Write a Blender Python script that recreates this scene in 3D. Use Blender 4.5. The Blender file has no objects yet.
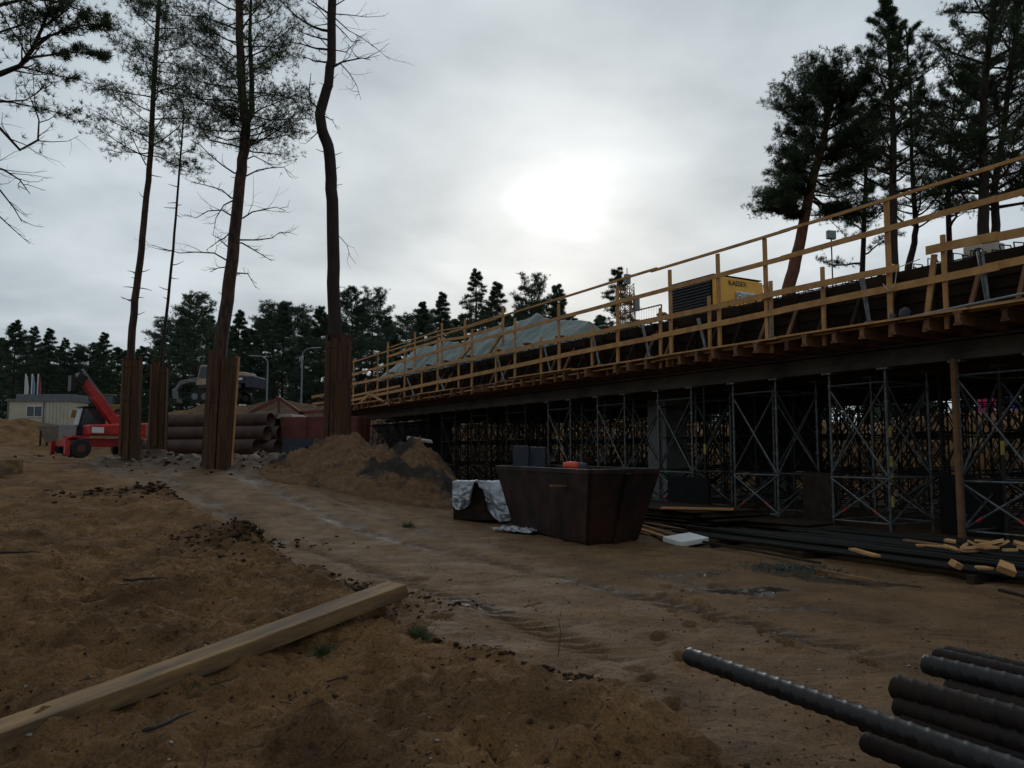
import bpy, math, random
import numpy as np
from mathutils import Vector, Matrix
random.seed(7)
RNG = np.random.default_rng(7)
scene = bpy.context.scene
COL = scene.collection
PI = math.pi

# ------------------------------------------------------------ camera
CAMZ = 1.6
F = 800.0
PITCH = math.atan(68 / 800)
cam_d = bpy.data.cameras.new('camera')
cam = bpy.data.objects.new('camera', cam_d)
COL.objects.link(cam)
cam.location = (0, 0, CAMZ)
cam.rotation_euler = (PI / 2 + PITCH, 0, 0)
cam_d.sensor_width = 36.0
cam_d.lens = 36.0 * F / 1024
cam_d.clip_end = 3000
cam_d.clip_start = 0.05
scene.camera = cam
FW = Vector((0, math.cos(PITCH), math.sin(PITCH)))
UP = Vector((0, -math.sin(PITCH), math.cos(PITCH)))

def ray(x, y):
    return FW + Vector((1, 0, 0)) * ((x - 512) / F) + UP * ((384 - y) / F)

def at(x, y, Y):                      # measured point of the photo at a known distance
    d = ray(x, y)
    return Vector((0, 0, CAMZ)) + d * (Y / d.y)

def atz(x, y, z):
    d = ray(x, y)
    return Vector((0, 0, CAMZ)) + d * ((z - CAMZ) / d.z)

N2 = Vector((0.8660254, 0.5, 0))      # across the bridge
D2 = Vector((-0.5, 0.8660254, 0))     # along the bridge

def br(s, n, z):                      # bridge coordinates -> world
    return N2 * n + D2 * s + Vector((0, 0, z))

def onp(x, y, n):                     # photo point on a plane parallel to the bridge -> (s, z)
    d = ray(x, y)
    k = n / (d.x * N2.x + d.y * N2.y)
    p = Vector((0, 0, CAMZ)) + d * k
    return p.dot(D2), p.z

# ------------------------------------------------------------ tags
def tag(o, label=None, cat=None, group=None, kind=None):
    if label: o['label'] = label
    if cat: o['category'] = cat
    if group: o['group'] = group
    if kind: o['kind'] = kind
    return o

def empty(name, loc=(0, 0, 0), rz=0.0, label=None, cat=None, group=None):
    o = bpy.data.objects.new(name, None)
    COL.objects.link(o)
    o.location = loc
    o.rotation_euler = (0, 0, rz)
    o.empty_display_size = 0.2
    return tag(o, label, cat, group)

def link(name, me, parent=None):
    o = bpy.data.objects.new(name, me)
    COL.objects.link(o)
    if parent is not None: o.parent = parent
    return o

def copy_tree(o, parent=None):
    c = o.copy()
    COL.objects.link(c)
    if parent is not None: c.parent = parent
    for ch in list(o.children):
        copy_tree(ch, c)
    return c

# ------------------------------------------------------------ materials
def new_mat(name):
    m = bpy.data.materials.new(name)
    m.use_nodes = True
    nt = m.node_tree
    b = nt.nodes['Principled BSDF']
    return m, nt, b

def mat(name, c, c2=None, rough=0.7, metal=0.0, scale=6.0, stretch=(1, 1, 1), bump=0.0, bscale=None, detail=6, spec=0.5, contrast=1.0, rvar=0.0, coord='Object'):
    m, nt, b = new_mat(name)
    N, L = nt.nodes, nt.links
    tc = N.new('ShaderNodeTexCoord')
    mp = N.new('ShaderNodeMapping'); mp.inputs['Scale'].default_value = stretch
    L.new(tc.outputs[coord], mp.inputs[0])
    nz = N.new('ShaderNodeTexNoise'); nz.inputs['Scale'].default_value = scale; nz.inputs['Detail'].default_value = detail
    nz.inputs['Roughness'].default_value = 0.62
    L.new(mp.outputs[0], nz.inputs[0])
    if c2 is None: c2 = tuple(v * 0.55 for v in c)
    rp = N.new('ShaderNodeValToRGB')
    w = 0.2 / contrast
    rp.color_ramp.elements[0].position = 0.5 - w; rp.color_ramp.elements[0].color = (*c2, 1)
    rp.color_ramp.elements[1].position = 0.5 + w; rp.color_ramp.elements[1].color = (*c, 1)
    L.new(nz.outputs[0], rp.inputs[0])
    L.new(rp.outputs[0], b.inputs['Base Color'])
    b.inputs['Roughness'].default_value = rough
    b.inputs['Metallic'].default_value = metal
    b.inputs['Specular IOR Level'].default_value = spec
    if rvar:
        mr = N.new('ShaderNodeMapRange'); mr.inputs[3].default_value = max(0.05, rough - rvar); mr.inputs[4].default_value = min(1, rough + rvar)
        mr.inputs[1].default_value = 0.3; mr.inputs[2].default_value = 0.7
        L.new(nz.outputs[0], mr.inputs[0]); L.new(mr.outputs[0], b.inputs['Roughness'])
    if bump:
        n2 = N.new('ShaderNodeTexNoise'); n2.inputs['Scale'].default_value = bscale or scale * 3; n2.inputs['Detail'].default_value = 8
        L.new(mp.outputs[0], n2.inputs[0])
        bp = N.new('ShaderNodeBump'); bp.inputs['Strength'].default_value = 1.0; bp.inputs['Distance'].default_value = bump
        L.new(n2.outputs[0], bp.inputs['Height']); L.new(bp.outputs[0], b.inputs['Normal'])
    return m

M = {}
M['timber'] = mat('fresh_timber', (0.55, 0.29, 0.095), (0.30, 0.145, 0.045), 0.75, scale=3, stretch=(1, 1, 1), bump=0.004, bscale=30)
M['timber_old'] = mat('weathered_timber', (0.27, 0.135, 0.055), (0.11, 0.055, 0.026), 0.85, scale=4, bump=0.004, bscale=30)
M['plank'] = mat('guard_plank', (0.12, 0.06, 0.032), (0.032, 0.018, 0.012), 0.9, scale=2.2, stretch=(6, 6, 0.5), bump=0.012, bscale=8)
M['beamwood'] = mat('big_beam_wood', (0.25, 0.145, 0.055), (0.05, 0.034, 0.022), 0.85, scale=1.5, stretch=(1.1, 6, 6), bump=0.006, bscale=6, contrast=1.1)
M['offcut'] = mat('pale_offcut_wood', (0.55, 0.30, 0.12), (0.42, 0.21, 0.08), 0.7, scale=8)
M['ply'] = mat('dark_plywood', (0.05, 0.032, 0.022), (0.02, 0.014, 0.01), 0.7, scale=5)
M['ply_orange'] = mat('orange_plywood', (0.42, 0.2, 0.07), (0.28, 0.13, 0.05), 0.6, scale=5)
M['bark'] = mat('pine_bark', (0.085, 0.045, 0.028), (0.018, 0.012, 0.010), 0.95, scale=5, stretch=(1.6, 1.6, 0.45), bump=0.03, bscale=10, contrast=1.6)
M['bark_dark'] = mat('dark_pine_bark', (0.04, 0.026, 0.02), (0.02, 0.014, 0.011), 0.95, scale=5, stretch=(1.6, 1.6, 0.45), bump=0.03, bscale=10)
M['bark_red'] = mat('red_pine_bark', (0.19, 0.07, 0.035), (0.07, 0.03, 0.018), 0.9, scale=4, stretch=(1.6, 1.6, 0.5), bump=0.02, bscale=10)
M['twig'] = mat('twig_bark', (0.045, 0.03, 0.022), (0.02, 0.014, 0.011), 0.95, scale=6)
M['needle'] = mat('pine_needles', (0.075, 0.10, 0.048), (0.03, 0.048, 0.026), 0.7, scale=0.9, spec=0.25, contrast=1.4)
M['needle_hazed'] = mat('pine_needles_hazed', (0.085, 0.12, 0.075), (0.045, 0.07, 0.05), 0.75, scale=0.35, spec=0.2, contrast=1.4)  # paler than the near needles: distance haze put into the colour
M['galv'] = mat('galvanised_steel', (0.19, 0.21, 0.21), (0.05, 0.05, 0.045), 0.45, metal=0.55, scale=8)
M['galv_dark'] = mat('dark_scaffold_steel', (0.055, 0.05, 0.042), (0.015, 0.013, 0.011), 0.6, metal=0.4, scale=3)
M['galv_light'] = mat('lamp_steel', (0.24, 0.27, 0.28), (0.16, 0.18, 0.19), 0.5, metal=0.3, scale=3)
M['red_paint'] = mat('red_paint', (0.60, 0.022, 0.018), (0.20, 0.018, 0.014), 0.45, scale=2.5)
M['red_mark'] = mat('red_marking', (0.5, 0.05, 0.04), (0.35, 0.03, 0.03), 0.6, scale=9)
M['yellow_paint'] = mat('yellow_paint', (0.88, 0.42, 0.02), (0.68, 0.31, 0.015), 0.45, scale=3, bump=0.001)
M['yellow_dull'] = mat('dull_yellow_paint', (0.30, 0.16, 0.03), (0.12, 0.07, 0.02), 0.6, scale=2)
M['yellow_mark'] = mat('yellow_wrap', (0.5, 0.42, 0.06), (0.3, 0.24, 0.05), 0.6, scale=9)
M['black_steel'] = mat('black_steel', (0.025, 0.026, 0.028), (0.012, 0.012, 0.013), 0.45, metal=0.3, scale=4)
M['rebar'] = mat('dark_bar_steel', (0.022, 0.019, 0.017), (0.009, 0.008, 0.007), 0.7, metal=0.2, scale=4, rvar=0.15)
M['duct'] = mat('ribbed_duct_steel', (0.022, 0.021, 0.021), (0.006, 0.005, 0.005), 0.5, metal=0.2, scale=7, rvar=0.2, bump=0.001, bscale=60)
M['duct_rust'] = mat('rusty_duct_steel', (0.028, 0.017, 0.012), (0.007, 0.005, 0.005), 0.7, metal=0.2, scale=9, rvar=0.15, bump=0.001, bscale=60)
M['rust'] = mat('rusty_skip_steel', (0.055, 0.022, 0.015), (0.010, 0.008, 0.007), 0.65, metal=0.2, scale=1.6, bump=0.03, bscale=3, contrast=1.5)
M['rust_red'] = mat('red_rusty_steel', (0.19, 0.042, 0.028), (0.07, 0.02, 0.016), 0.7, scale=1.6, bump=0.004)
M['pipe'] = mat('brown_pipe_steel', (0.11, 0.055, 0.038), (0.035, 0.02, 0.016), 0.6, metal=0.2, scale=2, rvar=0.1)
M['concrete'] = mat('concrete', (0.3, 0.31, 0.3), (0.2, 0.2, 0.2), 0.85, scale=2, bump=0.004)
M['concrete_dark'] = mat('dark_deck_concrete', (0.03, 0.026, 0.022), (0.011, 0.009, 0.008), 0.9, scale=1.2, bump=0.006)  # much darker than the pier concrete
M['girder'] = mat('grey_girder', (0.13, 0.105, 0.08), (0.045, 0.036, 0.028), 0.7, scale=0.9, stretch=(1, 1, 1), bump=0.004)
M['formboard'] = mat('dark_form_board', (0.035, 0.022, 0.014), (0.010, 0.008, 0.006), 0.85, scale=1.3, bump=0.006)
M['joistwood'] = mat('joist_timber', (0.25, 0.11, 0.045), (0.10, 0.045, 0.022), 0.8, scale=2.5, bump=0.004)
M['tarp'] = mat('grey_green_tarp', (0.16, 0.205, 0.19), (0.10, 0.13, 0.12), 0.6, scale=2.5, bump=0.03, bscale=3)
M['foil'] = mat('silver_sheet', (0.5, 0.52, 0.55), (0.22, 0.24, 0.27), 0.32, metal=0.4, scale=5, bump=0.02, bscale=9)
M['white'] = mat('white_foam', (0.75, 0.75, 0.73), (0.6, 0.6, 0.58), 0.8, scale=6)
M['offwhite'] = mat('cream_cladding', (0.52, 0.48, 0.38), (0.42, 0.385, 0.3), 0.7, scale=1.5)
M['roofgrey'] = mat('grey_roof', (0.16, 0.18, 0.19), (0.1, 0.11, 0.12), 0.7, scale=1.5)
M['glass'] = mat('dark_glass', (0.05, 0.07, 0.08), (0.03, 0.04, 0.05), 0.12, scale=2)
M['rubber'] = mat('tyre_rubber', (0.02, 0.02, 0.02), (0.012, 0.012, 0.012), 0.85, scale=10)
M['navy'] = mat('navy_paint', (0.03, 0.035, 0.06), (0.018, 0.02, 0.035), 0.5, scale=3)
M['beige'] = mat('beige_paint', (0.42, 0.31, 0.19), (0.3, 0.22, 0.13), 0.55, scale=3)
M['greyarm'] = mat('grey_arm_paint', (0.2, 0.21, 0.22), (0.09, 0.095, 0.1), 0.5, scale=3)
M['orange'] = mat('orange_plastic', (0.72, 0.07, 0.03), (0.55, 0.05, 0.02), 0.5, scale=5)
M['bluegrey'] = mat('blue_grey_panel', (0.055, 0.062, 0.08), (0.03, 0.034, 0.045), 0.6, scale=3)
M['magenta'] = mat('magenta_cloth', (0.6, 0.03, 0.2), (0.4, 0.02, 0.14), 0.7, scale=5)
M['blue'] = mat('blue_cloth', (0.05, 0.13, 0.6), (0.04, 0.09, 0.4), 0.7, scale=5)
M['blackcloth'] = mat('black_sheet', (0.016, 0.015, 0.015), (0.009, 0.009, 0.009), 0.75, scale=2, bump=0.01, bscale=3)
M['clod'] = mat('dark_soil_clods', (0.055, 0.032, 0.018), (0.02, 0.013, 0.008), 0.95, scale=8, bump=0.01)
M['stone'] = mat('pale_stones', (0.30, 0.27, 0.23), (0.16, 0.14, 0.12), 0.85, scale=6)
M['weed'] = mat('weed_leaves', (0.06, 0.10, 0.035), (0.03, 0.055, 0.02), 0.7, scale=20)
M['net'] = mat('green_grey_netting', (0.06, 0.085, 0.07), (0.03, 0.04, 0.035), 0.7, scale=8)
M['flagblue'] = mat('pale_blue_flag', (0.25, 0.38, 0.5), (0.2, 0.3, 0.42), 0.8, scale=5)
M['flagred'] = mat('dark_red_flag', (0.35, 0.06, 0.1), (0.25, 0.05, 0.08), 0.8, scale=5)
M['ink'] = mat('black_ink', (0.02, 0.02, 0.02), (0.015, 0.015, 0.015), 0.6)
M['inkgrey'] = mat('grey_ink', (0.12, 0.14, 0.17), (0.1, 0.12, 0.14), 0.6)

for k_, sp_ in (('rebar', .18), ('ply', .12), ('blackcloth', .08), ('black_steel', .3), ('duct', .35), ('duct_rust', .25), ('concrete_dark', .1), ('formboard', .1), ('galv_dark', .3), ('girder', .2), ('rust', .25), ('bluegrey', .2), ('plank', .2), ('clod', .1)):
    M[k_].node_tree.nodes['Principled BSDF'].inputs['Specular IOR Level'].default_value = sp_
for k_ in ('needle', 'needle_hazed', 'weed'):
    nt_ = M[k_].node_tree; b_ = nt_.nodes['Principled BSDF']; o_ = nt_.nodes['Material Output']
    tr_ = nt_.nodes.new('ShaderNodeBsdfTranslucent'); ms_ = nt_.nodes.new('ShaderNodeMixShader'); ms_.inputs[0].default_value = .4
    src = b_.inputs['Base Color'].links[0].from_socket
    nt_.links.new(src, tr_.inputs[0]); nt_.links.new(b_.outputs[0], ms_.inputs[1]); nt_.links.new(tr_.outputs[0], ms_.inputs[2]); nt_.links.new(ms_.outputs[0], o_.inputs[0])

# ------------------------------------------------------------ mesh builder
_ICO_V = [(-1, 1.618, 0), (1, 1.618, 0), (-1, -1.618, 0), (1, -1.618, 0), (0, -1, 1.618), (0, 1, 1.618), (0, -1, -1.618), (0, 1, -1.618), (1.618, 0, -1), (1.618, 0, 1), (-1.618, 0, -1), (-1.618, 0, 1)]
_ICO_F = [(0, 11, 5), (0, 5, 1), (0, 1, 7), (0, 7, 10), (0, 10, 11), (1, 5, 9), (5, 11, 4), (11, 10, 2), (10, 7, 6), (7, 1, 8), (3, 9, 4), (3, 4, 2), (3, 2, 6), (3, 6, 8), (3, 8, 9), (4, 9, 5), (2, 4, 11), (6, 2, 10), (8, 6, 7), (9, 8, 1)]
def clump(m, c, s, rq, flat=.6):
    k = 1 + rq.normal(0, .18, 12); e = 1 + rq.uniform(-.3, .5)
    a = rq.uniform(0, 6.28); ca, sa = math.cos(a), math.sin(a)
    vs = []
    for i, (x, y, z) in enumerate(_ICO_V):
        x, y, z = x * k[i] * .55 * s * e, y * k[i] * .55 * s, z * k[i] * .55 * s * flat
        vs.append((c[0] + x * ca - y * sa, c[1] + x * sa + y * ca, c[2] + z))
    m.add(vs, _ICO_F)

class MB:
    def __init__(s):
        s.v = []; s.f = []
    def add(s, vs, fs):
        k = len(s.v)
        s.v.extend([tuple(p) for p in vs])
        s.f.extend([tuple(i + k for i in f) for f in fs])
        return s
    def box(s, x0, x1, y0, y1, z0, z1):
        return s.add([(x0, y0, z0), (x1, y0, z0), (x1, y1, z0), (x0, y1, z0), (x0, y0, z1), (x1, y0, z1), (x1, y1, z1), (x0, y1, z1)],
                     [(3, 2, 1, 0), (4, 5, 6, 7), (0, 1, 5, 4), (1, 2, 6, 5), (2, 3, 7, 6), (3, 0, 4, 7)])
    def hexa(s, lo, hi):
        return s.add(list(lo) + list(hi), [(3, 2, 1, 0), (4, 5, 6, 7), (0, 1, 5, 4), (1, 2, 6, 5), (2, 3, 7, 6), (3, 0, 4, 7)])
    def bar(s, p, q, w, h, up=Vector((0, 0, 1)), seg=1, wob=0.0):
        p = Vector(p); q = Vector(q)
        d = (q - p)
        if d.length < 1e-6: return s
        d.normalize()
        a = d.cross(up)
        if a.length < 1e-4: a = d.cross(Vector((1, 0, 0)))
        a.normalize(); b = a.cross(d); b.normalize()
        rings = []
        for i in range(seg + 1):
            c = p.lerp(q, i / seg)
            if wob and 0 < i < seg: c = c + a * random.uniform(-wob, wob) + b * random.uniform(-wob, wob)
            rings += [c - a * w / 2 - b * h / 2, c + a * w / 2 - b * h / 2, c + a * w / 2 + b * h / 2, c - a * w / 2 + b * h / 2]
        fs = [(3, 2, 1, 0), tuple(4 * seg + i for i in range(4))]
        for i in range(seg):
            for j in range(4):
                fs.append((4 * i + j, 4 * i + (j + 1) % 4, 4 * i + 4 + (j + 1) % 4, 4 * i + 4 + j))
        return s.add(rings, fs)
    def tube(s, pts, r, sides=8, caps=True):
        pts = [Vector(p) for p in pts]
        n = len(pts)
        if not hasattr(r, '__len__'): r = [r] * n
        t = (pts[1] - pts[0]).normalized()
        a = t.cross(Vector((0, 0, 1)))
        if a.length < 1e-3: a = t.cross(Vector((0, 1, 0)))
        a.normalize()
        vs = []; fs = []
        for i in range(n):
            if i < n - 1: t = (pts[i + 1] - pts[i]).normalized() if i == 0 else (pts[i + 1] - pts[i - 1]).normalized()
            a = a - t * a.dot(t)
            if a.length < 1e-4: a = t.orthogonal()
            a.normalize(); b = t.cross(a)
            for k in range(sides):
                u = 2 * PI * k / sides
                vs.append(pts[i] + (a * math.cos(u) + b * math.sin(u)) * r[i])
        for i in range(n - 1):
            for k in range(sides):
                fs.append((i * sides + k, i * sides + (k + 1) % sides, (i + 1) * sides + (k + 1) % sides, (i + 1) * sides + k))
        if caps:
            fs.append(tuple(range(sides))[::-1]); fs.append(tuple((n - 1) * sides + k for k in range(sides)))
        return s.add(vs, fs)
    def prism(s, prof, y0, y1):       # profile in x,z swept in y
        n = len(prof)
        vs = [(x, y0, z) for x, z in prof] + [(x, y1, z) for x, z in prof]
        fs = [tuple(range(n)), tuple(range(2 * n - 1, n - 1, -1))]
        for i in range(n): fs.append((i, i + n, (i + 1) % n + n, (i + 1) % n))
        return s.add(vs, fs)
    def build(s, name, m, parent=None, smooth=False, bevel=0.0):
        me = bpy.data.meshes.new(name)
        me.from_pydata(s.v, [], s.f)
        me.materials.append(m)
        if smooth: me.polygons.foreach_set('use_smooth', [True] * len(me.polygons))
        me.update()
        o = link(name, me, parent)
        if bevel:
            b = o.modifiers.new('bevel', 'BEVEL'); b.width = bevel; b.segments = 2; b.limit_method = 'ANGLE'
        return o

def np_mesh(name, v, f, m, smooth=False):
    me = bpy.data.meshes.new(name)
    me.vertices.add(len(v)); me.vertices.foreach_set('co', np.asarray(v, dtype=np.float32).ravel())
    k = f.shape[1]
    me.loops.add(f.size); me.loops.foreach_set('vertex_index', f.astype(np.int32).ravel())
    me.polygons.add(len(f)); me.polygons.foreach_set('loop_start', np.arange(0, f.size, k, dtype=np.int32))
    me.polygons.foreach_set('loop_total', np.full(len(f), k, dtype=np.int32))
    if smooth: me.polygons.foreach_set('use_smooth', np.ones(len(f), dtype=bool))
    me.materials.append(m)
    me.update(calc_edges=True)
    me.validate()
    return me

# ------------------------------------------------------------ noise
def _h(ix, iy, seed):
    n = (ix.astype(np.int64) * 374761393 + iy.astype(np.int64) * 668265263 + seed * 1442695041) & 0xffffffff
    n = ((n ^ (n >> 13)) * 1274126177) & 0xffffffff
    n = n ^ (n >> 16)
    return (n & 0xffffff) / float(0xffffff)

def vnoise(x, y, seed):
    ix = np.floor(x); iy = np.floor(y)
    fx = x - ix; fy = y - iy
    fx = fx * fx * fx * (fx * (fx * 6 - 15) + 10); fy = fy * fy * fy * (fy * (fy * 6 - 15) + 10)
    a = _h(ix, iy, seed); b = _h(ix + 1, iy, seed); c = _h(ix, iy + 1, seed); d = _h(ix + 1, iy + 1, seed)
    return (a * (1 - fx) + b * fx) * (1 - fy) + (c * (1 - fx) + d * fx) * fy - 0.5

def fbm(x, y, sc, octv, seed, gain=0.5):
    t = 0; a = 1.0
    for i in range(octv):
        t = t + a * vnoise(x * sc + 13.7 * i, y * sc - 7.3 * i, seed + i)
        a *= gain; sc *= 2.03
    return t

def S(t):
    t = np.clip(t, 0, 1)
    return t * t * (3 - 2 * t)

XE_Y = [0, 3.0, 4.2, 4.5, 5.4, 6.5, 12.7, 15.5, 26, 45, 60, 200]
XE_X = [3.2, 1.5, 0.6, 0.1, -0.62, -1.2, -4.6, -6.6, -14, -27, -38, -130]

def G0(x, y):                          # large shapes of the ground
    x = np.asarray(x, float); y = np.asarray(y, float)
    n = .8660254 * x + .5 * y; s = -.5 * x + .8660254 * y
    corridor = S((n - 10.5) / 3.5) * (1 - S((s - 43) / 4.0))
    base = 1.2 * S((y - 12) / 16) * S(-x / 6) * (1 - corridor)
    edge = np.interp(y, XE_Y, XE_X) + 0.25 * fbm(x * 0 + 3.1, y, 0.9, 3, 91)
    d = edge - x
    w = S((d + 0.15) / np.clip(0.35 + 0.06 * (y - 5), 0.35, 1.8))
    zp = np.interp(y, [-5, 0, 3.5, 5.5, 8, 15, 20, 26, 40], [0.1, .16, .30, .56, .62, .93, 1.22, 1.45, 1.5])
    zp = zp + 0.012 * np.clip(d - 1, 0, 8) * S((y - 6) / 8)
    zp = zp + 0.05 * np.exp(-((x + 15.5) / 3.2) ** 2 - ((y - 22) / 3.5) ** 2)
    z = base * (1 - w) + np.maximum(base, zp) * w
    tg = np.interp(x, [-120, -60, -32, -27, -22, -8, 0], [5.5, 4.2, 3.3, 3.6, 5.0, 5.2, 4.2])
    z = z + (tg - z) * S((y - 43) / 17) * (1 - corridor) * (1 - S((x - 5) / 25) * 0.3)
    bank = 2.9 * S((n - 26.3) / 4.6)
    z = np.where(s < 60, np.maximum(z, bank), np.maximum(z, 3.0 * S((n - 26.3) / 4.6)))
    z = z + 2.5 * S((np.hypot(x, y) - 120) / 200)
    return z

_fr = random.Random(12)
FOOT = []
for (x0_, y0_, a0_, n0_) in ((-3.2, 5.0, .9, 9), (-.2, 3.5, 2.2, 7), (-4.2, 9.5, .25, 8), (.9, 5.2, 1.25, 10), (2.6, 6.2, 2.0, 9)):
    for i_ in range(n0_):
        sd_ = .11 if i_ % 2 else -.11; a0_ += _fr.uniform(-.08, .08)
        FOOT.append((x0_ - sd_ * math.sin(a0_), y0_ + sd_ * math.cos(a0_), a0_ + _fr.uniform(-.15, .15))); x0_ += .62 * math.cos(a0_); y0_ += .62 * math.sin(a0_)

def G(x, y):
    x = np.asarray(x, float); y = np.asarray(y, float)
    z = G0(x, y)
    edge = np.interp(y, XE_Y, XE_X)
    left = S((edge - x + .3) / .8) * S((48 - y) / 5)
    road = 1 - left
    n = .8660254 * x + .5 * y
    # lumps, footprints and clods: rough on the mound, flatter on the track
    z = z + left * (0.09 * fbm(x, y, 0.8, 3, 5) + 0.10 * fbm(x, y, 2.4, 5, 11, 0.6) + 0.085 * np.abs(fbm(x, y, 6.0, 4, 17, 0.7)))
    z = z + road * (0.03 * fbm(x, y, 0.55, 3, 23) + 0.04 * fbm(x, y, 2.2, 5, 29, 0.66))
    # tyre ruts along the track
    c = 0.6 * fbm(x * 0, y, 0.08, 2, 77)
    q = (x - edge) * 0.86 - 1.3 + c
    rut = np.exp(-(q / .16) ** 2) + np.exp(-((q - 1.9) / .16) ** 2) + .6 * np.exp(-((q - 3.1) / .2) ** 2)
    z = z - 0.05 * rut * (1 + .5 * np.sign(np.sin(y * 28 + q * 6))) * (1 - left) * S((y - 5) / 3) * S((30 - y) / 6)
    # crumbly edge of the bank
    ed = np.exp(-((edge - x - .15) / .22) ** 2) * S((y - 4) / 1.5)
    z = z + 0.10 * ed * (fbm(x, y, 4.0, 4, 41, .6)) 
    # dug heap of dark clods
    hx, hy = -2.2, 8.6
    e = np.exp(-((x - hx + .35 * (y - hy)) / 1.0) ** 2 - ((y - hy) / .8) ** 2)
    z = z + e * (0.10 + 0.34 * np.abs(fbm(x, y, 4.2, 5, 51, .75)))
    e = np.exp(-((x + 5.6) / 1.3) ** 2 - ((y - 13.6) / .6) ** 2)
    z = z + e * (0.10 + 0.3 * np.abs(fbm(x, y, 3.2, 4, 57, .65)))
    for fx, fy, fa in FOOT:
        u_ = (x - fx) * math.cos(fa) + (y - fy) * math.sin(fa); v_ = -(x - fx) * math.sin(fa) + (y - fy) * math.cos(fa)
        rr_ = np.sqrt((u_ / .145) ** 2 + (v_ / .058) ** 2)
        z = z - .05 * S((1.15 - rr_) / .35) + .022 * np.exp(-((rr_ - 1.35) / .22) ** 2)
    # small mounds in the near foreground and right of the long beam
    z = z + .07 * np.exp(-((x - .35) / .6) ** 2 - ((y - 3.9) / .45) ** 2) + .10 * np.exp(-((x - .1) / .35) ** 2 - ((y - 4.75) / .3) ** 2)
    z = z + .07 * np.exp(-((x - 1.25) / .4) ** 2 - ((y - 4.3) / .3) ** 2)
    # bank of dark earth and rubble at the foot of the pipes
    b = np.exp(-((y - 26.2) / 2.6) ** 2) * S((x + 14.5) / 2) * S((-3 - x) / 3)
    z = z + b * (.26 + .45 * np.abs(fbm(x, y, 1.1, 5, 61, .65)))
    # rough hillside
    far = S((y - 44) / 6) * (1 - S((y - 75) / 20)) * S((-x - 6) / 4)
    z = z + far * .9 * fbm(x, y, .28, 5, 67, .6)
    bankz = S((n - 26) / 3) * (1 - S((n - 60) / 20))
    z = z + bankz * .6 * fbm(x, y, .4, 4, 71, .6)
    return z

def g(x, y): return float(G(x, y))

def spacing(lo, hi, c, step, grow, hw):
    out = [c]
    for sgn in (1, -1):
        p = c; st = step
        lim = hi if sgn > 0 else lo
        while (p < lim if sgn > 0 else p > lim):
            if abs(p - c) > hw: st *= grow
            p += sgn * st
            out.append(p)
    return np.array(sorted(out))

xs = spacing(-520, 520, 0.0, 0.034, 1.020, 3.2)
ys = spacing(-120, 640, 5.2, 0.03, 1.016, 2.2)
XX, YY = np.meshgrid(xs, ys)
ZZ = G(XX, YY)
V = np.stack([XX.ravel(), YY.ravel(), ZZ.ravel()], 1)
nx, ny = len(xs), len(ys)
ii = (np.arange(ny - 1)[:, None] * nx + np.arange(nx - 1)[None, :]).ravel()
FA = np.stack([ii, ii + 1, ii + nx + 1, ii + nx], 1)

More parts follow.
